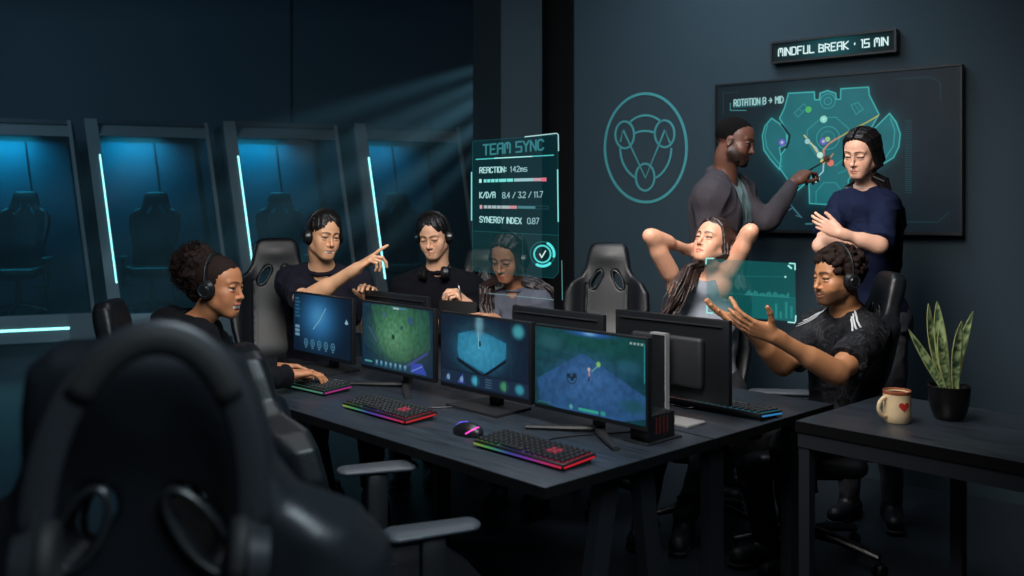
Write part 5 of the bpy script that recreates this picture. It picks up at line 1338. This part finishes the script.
# ---- 3. man in black jumper with tablet
H = HR(434, 236, 5.0, (-.26, -.92, -.27), (-.08, -.1, 1), .97)
S = dict(s=1.06, fem=0, H=H, nb=P(438, 276, 5.07), sr=P(404, 290, 5.05), sl=P(473, 290, 5.10), er=P(399, 335, 4.92), wr=P(432, 322, 4.74), el=P(481, 325, 5.02), wl=P(468, 305, 4.72))
S['pv'] = V3(-.44, 5.20, .60); seat_legs(S, (-.05, -1), foot=(-.5, 4.95))
o = dict(skin='d4a486', lips='b4685e', smile=.7, mw=23, lid=1.15, browt=4.4, gaze=(-.1, 1, -.4), browc='181414')
root = person('man in black jumper writing on a tablet, headphones on head and neck', S)
hands = [hand_prims(S['wl'], (-.55, -.25, .62), (-.6, .2, -.7), 'L', ((50, 50, 20), (58, 55, 25), (62, 60, 25), (66, 60, 25)), 1.02, 4, (.75, .35, .75)), hand_prims(S['wr'], (.7, -.5, -.1), (.1, -.1, 1), 'R', ((18, 22, 12),)*4, 1.02)]
finish_body(S, o, root, hands)
M['jumper'] = pbr('black_jumper', srgb(13, 14, 20), .95, bump=(150, .35), spec=.15)
pr = torso_prims(S, .018)+[neck_cut(S, H, .062, .03)]
for q in 'RL': pr += arm_prims(S, q, .016, 1.0, .95, True, .006)
pr += ring(S['nb']+norm(H.w(0, -22, -70)-S['nb'])*.035, H.w(0, -22, -70)-S['nb'], .064, .010)
top_mesh(S, root, 'jumper', M['jumper'], pr, .006, .007, 13, 4); trousers(S, root); shoes(S, root)
link('hair', mesh_np('hair', *short_hair(H, 8, 46, 86)), M['hair'], root, True)
headset(H, 'black headphones on the head of the man in black jumper', -4, 84, 136, rad=34)
# second pair, round his neck
Hn = Head(S['nb']+V3(-.012, -.045, .03), (-.1, -.45, .90), (.05, .9, .40), 1.12)
headset(Hn, 'second pair of black headphones hanging round the neck of the man in black jumper', 0, 50, 92, cupz=-40, cupy=10, rad=32)
tl, tr_ = P(441, 300, 4.66), P(475, 302, 4.60)
r = thing('tablet', 'dark tablet held upright by the man in black jumper', 'tablet', tuple((tl+tr_)/2))
exx = norm(tr_-tl); dn = norm(V3(.0, -.30, -1)); nn = np.cross(exx, dn); cc_ = (tl+tr_)/2+dn*.085
Mt = Matrix(np.stack([exx, dn, nn], 1).tolist()).to_4x4()
MB().box(cc_, (np.linalg.norm(tr_-tl)+.02, .17, .009), Mt, .003).build('case', M['hp_pad'], r, True, True)
MB().box(cc_+nn*.005*(1 if nn[1] > 0 else -1), (np.linalg.norm(tr_-tl), .155, .001), Mt).build('screen', M['hp_pad'], r, False, True)
hx = S['wl']+norm(V3(-.55, -.25, .62))*.075
r = thing('stylus_pen', 'thin silver pen in the hand of the man in black jumper', 'pen', tuple(hx))
MB().tube([P(461.5, 300, 4.655), P(460.5, 294, 4.65), P(458.5, 285.5, 4.64)], [.0018, .0042, .0042], 8).build('barrel', M['alu'], r, 'all', True)
MB().tube([P(458.5, 285.5, 4.64), P(458, 283.5, 4.638)], [.0042, .002], 8).build('cap', M['black'], r, 'all', True)

# ---- 4. long-haired woman behind the projected panel
H = HR(508, 257, 4.70, (-.48, -.80, -.36), (-.10, -.25, 1), .99)
S = dict(s=.97, fem=1, H=H, nb=P(516, 296, 4.78), sr=P(492, 305, 4.80), sl=P(541, 304, 4.72), er=P(486, 335, 4.58), wr=P(494, 318, 4.56), el=P(552, 340, 4.70), wl=P(515, 335, 4.55))
S['pv'] = V3(.04, 4.90, .60); seat_legs(S, (-.2, -.97), foot=(.02, 4.62))
o = dict(fem=1, skin='b07c5c', lips='a03c40', mw=22, lid=1.2, browt=4.4, gaze=(-.1, 1, -.5), nose=1.02, shadow=.4)
root = person('long-haired woman in grey top looking down behind the tall projected panel', S)
hands = [hand_prims(S['wr'], (-.85, -.25, .22), (-.1, -.2, -1), 'R', ((15, 18, 10), (18, 20, 10), (20, 22, 10), (22, 22, 10)), .92, 6, (.7, .6, .3)), hand_prims(S['wl'], (-.8, -.3, .1), (0, 0, -1), 'L', ((18, 22, 12),)*4, .92)]
finish_body(S, o, root, hands)
M['grey_knit'] = pbr('grey_fine_knit', srgb(88, 92, 104), .85, bump=(160, .3), spec=.15)
pr = torso_prims(S, .010)+[neck_cut(S, H, .052, .045)]
for q in 'RL': pr += arm_prims(S, q, .010, 1.0, .92, True, .004)
pr += ring(S['nb']+norm(H.w(0, -22, -70)-S['nb'])*.045, H.w(0, -22, -70)-S['nb'], .053, .008)
top_mesh(S, root, 'knit_top', M['grey_knit'], pr, .006, .005, 14, 5); trousers(S, root); shoes(S, root)
def lock(pts, rs, k=.012, flat=None): return [cap(a, b, r1, r2, k) for (a, b, r1, r2) in zip(pts, pts[1:], rs, rs[1:])]
def long_cap(H): return [H.e((0, -17, 38), (79, 100, 84.5), 6), H.e((0, 96, -46), (60, 55, 88), 10, True), H.e((0, -5, -120), (120, 150, 66), 8, True)]
def strands(H, ends, seed, n=26, part=6, r=(7, 4.5)):
    """locks parted on top, swept down one side of the head through the ear line (y range in mm) and falling along a path of world points"""
    rng = np.random.RandomState(seed); out = []
    for (sgn, ya, yb, path, rad, spread) in ends:
        for i in range(n):
            t0 = (i+rng.uniform(0, 1))/n; y1 = ya+(yb-ya)*t0; top = np.interp(y1, (-90, 30), (-70, 66)); pts = []; l0 = rng.uniform(0, 7)
            for t in (0, .3, .62, 1.0):
                ang = math.radians(4+t*92); yv = top+(y1-top)*t**1.3; k_ = math.sqrt(max(.06, 1-((yv+14)/(101+l0))**2))
                pts.append(H.w(sgn*((77+l0)*math.sin(ang)*k_+part*(1-t)), yv, 36+(84+l0)*math.cos(ang)*k_))
            u = (t0-.5)*2; dirn = H.M[:, 1]*u+H.M[:, 0]*rng.uniform(-.7, .7)
            for m, q in enumerate(path):
                w_ = min(1.0, .55+.3*m)*(1 if m < len(path)-1 else rng.uniform(.3, .9)); pts.append(q+dirn*spread*w_+rng.randn(3)*spread*.10+V3(0, 0, rng.uniform(-.012, .012)*(m == len(path)-1)))
            rs = list(np.linspace(r[0], r[0]*1.1, 4)*H.k)+list(np.linspace(r[0]*1.1, r[1]*.8, len(path))*H.k*rad)
            out += [cap(p, q, r1, r2, .0035) for p, q, r1, r2 in zip(pts, pts[1:], rs, rs[1:])]
    return out
pr = long_cap(H)+strands(H, [(-1, -30, 40, [H.w(-78, 22, -60), P(488, 284, 4.75), P(487, 302, 4.70), P(492, 324, 4.66)], 1.2, .042), (1, -45, 30, [H.w(82, 0, -70), P(535, 284, 4.76), P(545, 292, 4.74), P(550, 308, 4.73)], 1.2, .042),
    (-1, -95, -50, [H.w(-40, -95, -60), S['nb']+V3(-.05, .09, -.05), S['nb']+V3(-.05, .12, -.22)], 1.8, .03), (1, -95, -50, [H.w(40, -95, -60), S['nb']+V3(.05, .09, -.05), S['nb']+V3(.05, .12, -.22)], 1.8, .03)], 3, 46, r=(5.2, 3.6))
M['hair_wavy'] = pbr('dark_auburn_hair', srgb(36, 22, 22), .42, spec=.5, bump=(70, .7, (1, 1, .3)))
link('hair', mesh_np('hair', *hair_mesh(pr, .004, .006, 1, 6, (30, 30, 22))), M['hair_wavy'], root, True)
headset(H, 'black headphones on the long-haired woman behind the panel', 2, 84, 134, rad=34)

# ---- 5. stretching woman
H = HR(713, 242, 4.2, (-.72, -.60, .34), (.28, .22, .93), .92)
S = dict(s=.96, fem=1, H=H, nb=P(706, 284, 4.28), sr=P(679, 289, 4.25), sl=P(721, 287, 4.22), er=P(650, 236, 4.12), wr=P(689, 250, 4.30), el=P(751, 231, 4.08), wl=P(733, 254, 4.33), arm=1.0)
S['pv'] = V3(.91, 4.36, .60); seat_legs(S, (-.35, -.93), foot=(.66, 4.06))
o = dict(fem=1, skin='c8957a', lips='a8464a', mw=24, lid=.8, smile=.4, browt=5.2, gaze=(0, 1, 0), browc='1c1210', shadow=.3)
root = person('woman in grey tank top stretching with both hands behind her head', S)
hands = [hand_prims(S['wr'], (.92, .25, .05), (.2, -.9, .2), 'R', ((12, 20, 12),)*4, .92, 6), hand_prims(S['wl'], (-.75, .25, .45), (-.45, -.85, -.1), 'L', ((12, 20, 12),)*4, .92, 6)]
finish_body(S, o, root, hands)
M['tank'] = pbr('heather_grey_jersey', srgb(128, 134, 144), .9, noise=(120, .18), bump=(180, .25))
T = torso_frame(S); pr = torso_prims(S, .008)+[neck_cut(S, H, .056, .0)]
for q in 'RL': a = S['s'+q]; b = S['e'+q]; d = norm(b-a); out = norm(a-(S['sr']+S['sl'])/2); pr.append(cap(a+out*.012+d*.0, a+out*.06+d*.12, .060, .075, .012, True))
top_mesh(S, root, 'tank_top', M['tank'], pr, .005, .004, 15, 6, st=(1, 1, .6)); trousers(S, root); shoes(S, root)
pr = long_cap(H)+strands(H, [(-1, -70, 24, [H.w(-72, -30, -60), P(690, 268, 4.22), P(683, 284, 4.15), P(675, 300, 4.12), P(666, 316, 4.11)], 1.25, .044), (1, -75, 36, [H.w(76, -40, -60), P(727, 264, 4.33), P(727, 288, 4.38)], 1.3, .026),
    (-1, -95, -60, [H.w(-36, -95, -60), P(700, 275, 4.36), P(690, 300, 4.40)], 1.8, .03), (1, -95, -60, [H.w(36, -95, -60), P(716, 275, 4.40), P(716, 300, 4.44)], 1.8, .03)], 5, 46, r=(5.2, 3.4))
v, f = hair_mesh(pr, .0036, .0015, 1, 6, (95, 95, 14), np.eye(3))
link('hair', mesh_np('hair', v, f), M['hair_brown'], root, True)
MB().sphere(H.w(78, 0, -46), .0042).build('earring', M['alu'], root, True, True)

# ---- 6. standing man with stylus
H = HR(735.5, 141.5, 4.65, (.82, -.50, -.24), (.18, 0, 1), .99)
S = dict(arm=.76, s=1.06, fem=0, H=H, nb=P(724, 181, 4.70), sr=P(710, 199, 4.53), sl=P(741, 196, 4.84), er=P(704, 258, 4.52), wr=P(712, 312, 4.44), el=P(766, 222, 4.70), wl=P(794, 182, 4.82))
S['pv'] = V3(1.05, 4.72, .98); stand_legs(S, (.8, -.5))
o = dict(skin='5c3c30', flush='6a3830', lips='5c3838', mw=25, nose=.98, lid=1.0, browt=4.2, beard=.85, gaze=(.2, 1, -.2), browc='0c0a0a')
root = person('standing man in open grey jacket pointing a stylus at the wall display', S)
fdh = norm(V3(.66, .30, .50))
hands = [hand_prims(S['wl'], fdh, (.45, .45, -.7), 'L', ((38, 45, 20), (48, 55, 25), (60, 62, 28), (66, 62, 28)), 1.04, 4, (.85, .25, .6)), hand_prims(S['wr'], (.1, -.1, -1), (.5, .6, 0), 'R', ((18, 22, 12),)*4, 1.04)]
finish_body(S, o, root, hands)
M['tee_teal'] = pbr('grey_teal_tee', srgb(104, 128, 134), .9, bump=(120, .25)); M['jacket'] = pbr('grey_brown_jacket', srgb(54, 51, 56), .85, bump=(140, .35), spec=.15)
pr = torso_prims(S, .010)+[neck_cut(S, H, .064, .004)]
top_mesh(S, root, 't_shirt', M['tee_teal'], pr, .006, .006, 12, 7)
T = torso_frame(S); x, y, z = T.T; Hh = np.linalg.norm(S['nb']-S['pv'])
pr = torso_prims(S, .030)+[ell(S['pv']-z*.05, (.19, .145, .20), T, .06), neck_cut(S, H, .060, .045)]
pr += ring(S['nb']+norm(H.w(0, -22, -70)-S['nb'])*.045-y*.008, H.w(0, -22, -70)-S['nb'], .070, .016, .014)
# open front: a wedge is cut out between the two fronts
wc = S['pv']+z*.5*Hh+y*.17
pr.append(_mk(lambda X, Y, Z: np.maximum(np.abs((X-wc[0])*x[0]+(Y-wc[1])*x[1]+(Z-wc[2])*x[2])-(.105-.07*((X-wc[0])*z[0]+(Y-wc[1])*z[1]+(Z-wc[2])*z[2])), -((X-wc[0])*y[0]+(Y-wc[1])*y[1]+(Z-wc[2])*y[2])-.17), S['pv']-.5, S['nb']+.35, .008, True))
for q in 'RL': pr += arm_prims(S, q, .012, 1.0, .92, True, .005)
pr.append(halfspace(S['pv']-z*.14, -z, S['pv']-.5, S['pv']+V3(.5, .5, .1)))
top_mesh(S, root, 'jacket', M['jacket'], pr, .006, .009, 10, 8, st=(1, 1, .6)); trousers(S, root); shoes(S, root)
pr = [H.e((0, -16, 38), (77, 98, 83.5), 5), H.e((0, 92, -28), (68, 58, 88), 6, True), H.e((0, -14, -112), (110, 130, 74), 6, True)]
for s in (-1, 1): pr += [H.e((s*80, -2, -22), (14, 24, 34), 4, True)]
M['hair_short'] = pbr('cropped_black_hair', srgb(9, 8, 8), .9, spec=.1, bump=(500, .8))
link('hair', mesh_np('hair', *hair_mesh(pr, .0035, .0012, 300, 5)), M['hair_short'], root, True)
pr = [H.e((0, 66, -100), (30, 24, 20), 10), H.c_((-34, 52, -92), (34, 52, -92), 14, None, 10), H.e((0, 92, -84), (40, 30, 12.5), 5, True), H.e((0, 20, -70), (46, 50, 44), 5, True)]
link('beard', mesh_np('beard', *hair_mesh(pr, .003, .0015, 250, 2)), M['hair_short'], root, True)
tip = P(832, 157, 5.09); hb = S['wl']+fdh*.085; dd = norm(tip-hb)
r = thing('stylus', 'dark stylus held by the standing man, tip towards the wall display', 'stylus', tuple(hb))
MB().tube([hb-dd*.04, hb+dd*.10, tip-dd*.03, tip], [.005, .005, .0045, .0018], 8).build('shaft', M['black'], r, 'all', True)
MB().tube([tip-dd*.015, tip], [.003, .0015], 8).build('nib', M['hp_ring'], r, 'all', True)

# ---- 7. standing woman, arms crossed
H = HR(861.5, 153, 4.2, (-.71, -.64, -.28), (-.06, -.15, 1), .91)
S = dict(s=.98, fem=1, H=H, nb=P(866, 192, 4.28), sr=P(843, 207, 4.31), sl=P(884, 207, 4.16), er=P(820, 246, 4.16), wr=P(855, 245, 4.19), el=P(880, 246, 3.98), wl=P(840, 233, 3.98))
S['pv'] = V3(1.66, 4.32, .96); stand_legs(S, (-.5, -.85))
o = dict(fem=1, skin='cc9f88', lips='a03c40', mw=22, lid=1.1, smile=-.3, browt=4.2, gaze=(0, 1, -.4), browc='140e0c', browz=21)
root = person('standing woman in navy short-sleeved jumper with crossed arms, looking down', S)
hands = [hand_prims(S['wl'], (-.78, .26, .42), (.30, .95, .1), 'L', ((14, 34, 16), (16, 36, 18), (20, 38, 18), (26, 40, 18)), .82, 6, (.85, .5, .1)), hand_prims(S['wr'], P(878, 230, 4.19)-S['wr'], (.3, .9, .2), 'R', ((40, 50, 30),)*4, .82, 3, (.8, .4, .3))]
finish_body(S, o, root, hands)
M['navy'] = pbr('navy_knit', srgb(12, 21, 46), .85, bump=(170, .3), spec=.15)
pr = torso_prims(S, .014)+[neck_cut(S, H, .054, .02)]
pr += arm_prims(S, 'R', .018, .78, 0, True, .010)+arm_prims(S, 'L', .018, .92, 0, True, .010)
pr += ring(S['nb']+norm(H.w(0, -22, -70)-S['nb'])*.024, H.w(0, -22, -70)-S['nb'], .056, .007)
top_mesh(S, root, 'jumper', M['navy'], pr, .005, .005, 13, 9); trousers(S, root, pbr('grey_trousers', srgb(60, 62, 70), .85), .006); shoes(S, root)
mb = MB(); n_ = norm(H.w(0, -22, -70)-S['nb']); c0 = S['nb']+n_*.045; a_ = norm(np.cross(n_, V3(0, 1, 0))); b_ = np.cross(n_, a_)
for i in range(34):
    t = 2*math.pi*i/34; mb.sphere(c0+.052*(a_*math.cos(t)+b_*math.sin(t)), .0042, n=5)
mb.build('necklace', pbr('pearl', srgb(200, 196, 190), .3), root, True, True)
pr = long_cap(H)+strands(H, [(-1, -50, 40, [H.w(-76, -16, -62), P(852, 185, 4.30), P(848, 195, 4.29)], 1.3, .022), (1, -55, 44, [H.w(82, -10, -60), P(883, 180, 4.20), P(890, 198, 4.19)], 1.4, .028),
    (-1, -95, -50, [H.w(-40, -95, -60), S['nb']+V3(-.04, .075, .0), S['nb']+V3(-.04, .08, -.03)], 1.8, .03), (1, -95, -50, [H.w(40, -95, -60), S['nb']+V3(.05, .075, .0), S['nb']+V3(.06, .07, -.03)], 1.8, .03)], 7, 42, r=(5.5, 4))
link('hair', mesh_np('hair', *hair_mesh(pr, .0036, .0015, 1, 6, (85, 85, 20))), M['hair'], root, True)

# ---- 8. gesturing man in jersey
H = HR(837, 277, 3.72, (-.955, -.28, -.04), (-.02, 0, 1), .96)
S = dict(s=.98, fem=0, H=H, nb=P(847, 317, 3.76), sr=P(817, 331, 3.86), sl=P(868, 336, 3.62), er=P(783, 366, 3.70), wr=P(746, 325, 3.56), el=P(838, 374, 3.42), wl=P(774, 336, 3.36))
S['pv'] = V3(1.38, 3.88, .54)
seat_legs(S, (-.95, -.42), foot=(1.08, 3.74))
o = dict(skin='a0704e', lips='8e5a4c', smile=1.3, mw=27, nose=1.0, lid=.8, browt=6.0, beard=.78, gaze=(.1, 1, 0), browc='120e0c')
root = person('seated man in black patterned jersey gesturing with open palms', S)
hands = [hand_prims(S['wl'], (-.90, -.02, .36), (.10, .80, .58), 'L', ((8, 10, 6), (12, 12, 8), (14, 14, 8), (16, 16, 8)), .98, 8, (.42, .88, .12), 15), hand_prims(S['wr'], (-.90, -.14, .36), (.25, -.35, .90), 'R', ((8, 12, 6), (8, 12, 6), (10, 14, 8), (12, 16, 8)), .98, 10, (.35, .85, .50), 15)]
finish_body(S, o, root, hands)
m, nt, b = new_mat('black_patterned_jersey'); M['jersey'] = m
tc = nt.nodes.new('ShaderNodeTexCoord'); n1 = nt.nodes.new('ShaderNodeTexNoise'); n1.inputs['Scale'].default_value = 9; n1.inputs['Distortion'].default_value = 2.2; n1.inputs['Detail'].default_value = 2
wv = nt.nodes.new('ShaderNodeMath'); wv.operation = 'PINGPONG'; wv.inputs[1].default_value = .055; r1 = nt.nodes.new('ShaderNodeValToRGB'); r1.color_ramp.elements[0].color = (*srgb(10, 11, 14), 1); r1.color_ramp.elements[1].color = (*srgb(40, 42, 48), 1); r1.color_ramp.elements[0].position = .70; r1.color_ramp.elements[1].position = .9
ml = nt.nodes.new('ShaderNodeMath'); ml.operation = 'MULTIPLY'; ml.inputs[1].default_value = 18
nt.links.new(tc.outputs['Object'], n1.inputs['Vector']); nt.links.new(n1.outputs['Fac'], wv.inputs[0]); nt.links.new(wv.outputs[0], ml.inputs[0]); nt.links.new(ml.outputs[0], r1.inputs['Fac']); nt.links.new(r1.outputs['Color'], b.inputs['Base Color']); b.inputs['Roughness'].default_value = .7; b.inputs['Specular IOR Level'].default_value = .2
pr = torso_prims(S, .016)+[neck_cut(S, H, .060, .012)]
for q in 'RL': pr += arm_prims(S, q, .022, .74, 0, True, .012)
pr += ring(S['nb']+norm(H.w(0, -22, -70)-S['nb'])*.020, H.w(0, -22, -70)-S['nb'], .064, .007)
v, f = sdf_mesh(pr, .005); v = wrinkle(v, f, .007, 13, 11)
jr = link('jersey', mesh_np('jersey', v, f), M['jersey'], root, True)
# pale stripes along both shoulders, laid on the cloth
from mathutils.bvhtree import BVHTree
bv = BVHTree.FromPolygons([tuple(p) for p in v], [tuple(q) for q in f])
def on_cloth(p, out=.0018):
    q, n, i, d = bv.find_nearest(Vector(p)); return q+n*out
M['stripe'] = pbr('pale_stripe', srgb(176, 180, 184), .6)
def stripe(a, b, wd, off):
    mb = MB(); pts = [on_cloth(a+(b-a)*t+off) for t in np.linspace(0, 1, 10)]
    mb.tube(pts, wd, 6, True, (1, .35)); o_ = mb.build('shoulder_stripe', M['stripe'], None, 'all'); o_.parent = jr; o_.matrix_parent_inverse = world_inv2(jr)
T = torso_frame(S)
for q in 'RL':
    a0 = S['nb']+(S['s'+q]-S['nb'])*.55; a1 = S['s'+q]+(S['e'+q]-S['s'+q])*.10
    for i in range(3): stripe(a0+T[:, 2]*.09+T[:, 1]*(.03+.02*i), a1+T[:, 2]*.05+T[:, 1]*(.035+.02*i)+ (S['s'+q]-S['nb'])*.1, .0042, 0)
trousers(S, root); shoes(S, root)
pr = [H.e((0, -16, 40), (80, 100, 86), 6), H.e((0, 92, -32), (68, 54, 84), 8, True), H.e((0, -6, -118), (110, 130, 72), 8, True)]
rng = np.random.RandomState(12)
for i in range(300):
    d = norm(rng.randn(3)); pp = np.array((0, -18, 44))+d*np.array((84, 104, 88))
    if pp[2] < -50 or (pp[1] > 52 and pp[2] < 66) or (pp[1] > 0 and pp[2] < 10): continue
    pr.append(H.e(tuple(pp), rng.uniform(9, 16), 5))
link('hair', mesh_np('hair', *hair_mesh(pr, .0038, .004, 120, 7)), M['hair_curly'], root, True)
pr = [H.e((0, 64, -98), (30, 22, 18), 10), H.c_((-36, 50, -90), (36, 50, -90), 11, None, 10), H.e((0, 92, -82), (40, 30, 12.5), 5, True), H.e((0, 18, -70), (47, 50, 44), 5, True)]
headset(H, 'black headphones on the gesturing man in the jersey', 0, 86, 134, rad=36)

# ---- headphones over the closest chair
Hc = Head(P(146, 545, .93), (-.30, .95, .12), (.0, .22, 1), 1.10)
headset(Hc, 'large black headphones hung over the backrest of the chair closest to the camera', 0, 84, 196, rad=36)
# ------------------------------------------------------------------ light, camera, view
def area(name, loc, target, size, energy, col, spread=120, sy=None):
    L = bpy.data.lights.new(name, 'AREA'); L.energy = energy; L.color = col; L.size = size
    if sy: L.shape = 'RECTANGLE'; L.size_y = sy
    L.spread = math.radians(spread)
    o = bpy.data.objects.new(name, L); C.objects.link(o); o.location = loc
    o.rotation_euler = (Vector(target)-Vector(loc)).to_track_quat('-Z', 'Y').to_euler(); return o
area('ceiling_softbox', (-.3, 2.0, 3.0), (.3, 4.4, 1.1), 1.4, 40, (1.0, .95, .91), 90)
area('right_softbox', (.3, 2.9, 2.9), (1.6, 4.1, 1.2), .9, 9, (1.0, .94, .89), 75)
area('desk_panel', (.1, 3.6, 3.2), (.0, 3.4, .7), 1.4, 9, (.86, .93, 1.0), 100)
area('wall_wash', (.9, 4.6, 3.2), (1.3, 5.7, 1.5), 1.0, 18, (.72, .88, 1.0), 140)
area('chair_fill', (.9, -.2, 2.9), (-.5, 1.3, 1.0), 1.2, 26, (.75, .92, 1.0), 70)  # unseen fill added behind the camera to lift the nearest chair
area('pod_fill', (-5.6, 5.2, 3.0), (-2.8, 8.6, 1.6), 1.2, 45, (.45, .78, 1.0), 130)  # blue fill light added to brighten the far wall and pod fronts
# hazy air in front of the pods, with spot rays cut by added, unseen slats
hz = bpy.data.materials.new('thin_haze'); hz.use_nodes = True; nt = hz.node_tree; nt.nodes.clear(); o_ = nt.nodes.new('ShaderNodeOutputMaterial'); v_ = nt.nodes.new('ShaderNodeVolumeScatter')
v_.inputs['Color'].default_value = (.55, .85, 1.0, 1); v_.inputs['Density'].default_value = .035; v_.inputs['Anisotropy'].default_value = .2; nt.links.new(v_.outputs[0], o_.inputs['Volume'])
tag(MB().box((-2.2, 7.75, 1.62), (4.9, 2.3, 3.2)).build('haze', hz), 'thin blue haze hanging in front of the glass pods', 'haze', kind='stuff')
S0, S1 = Vector((.75, 7.55, 2.9)), Vector((-2.6, 7.35, .9)); ax_ = (S1-S0).normalized()
L = bpy.data.lights.new('gobo_spot', 'SPOT'); L.energy = 900; L.color = (.45, .85, 1.0); L.spot_size = math.radians(34); L.spot_blend = .4; L.shadow_soft_size = .02
o = bpy.data.objects.new('gobo_spot', L); C.objects.link(o); o.location = S0; o.rotation_euler = ax_.to_track_quat('-Z', 'Y').to_euler()
side_ = ax_.cross(Vector((0, 1, 0))).normalized(); 
r = thing('gobo', 'dark slatted louvre added out of view behind the pillar to split the light into rays', 'gobo', tuple(S0+ax_*.5))
for i, k in enumerate((-.155, -.085, -.035, .03, .095, .165)):
    p = S0+ax_*.5+side_*k
    MB().box(p, (.012, .5, (.022, .030, .014, .026, .036, .02)[i]), Matrix.Identity(4)).build('slat', M['black_matte'], r, False, True)
w = bpy.data.worlds.new('world'); bpy.context.scene.world = w; w.use_nodes = True
w.node_tree.nodes['Background'].inputs['Color'].default_value = (.35, .55, .8, 1); w.node_tree.nodes['Background'].inputs['Strength'].default_value = .02
cam = bpy.data.cameras.new('camera'); cam.lens = F_PX/1024*36; cam.sensor_width = 36; cam.shift_y = -(288-HY)/1024
cam.dof.use_dof = True; cam.dof.focus_distance = 3.9; cam.dof.aperture_fstop = 2.8
o = bpy.data.objects.new('camera', cam); C.objects.link(o); o.location = (0, 0, CAM_H); o.rotation_euler = (math.pi/2, 0, 0)
sc = bpy.context.scene; sc.camera = o
sc.view_settings.view_transform = 'Standard'; sc.view_settings.look = 'None'; sc.view_settings.gamma = 1; sc.view_settings.use_curve_mapping = False
sc.view_settings.exposure = 0
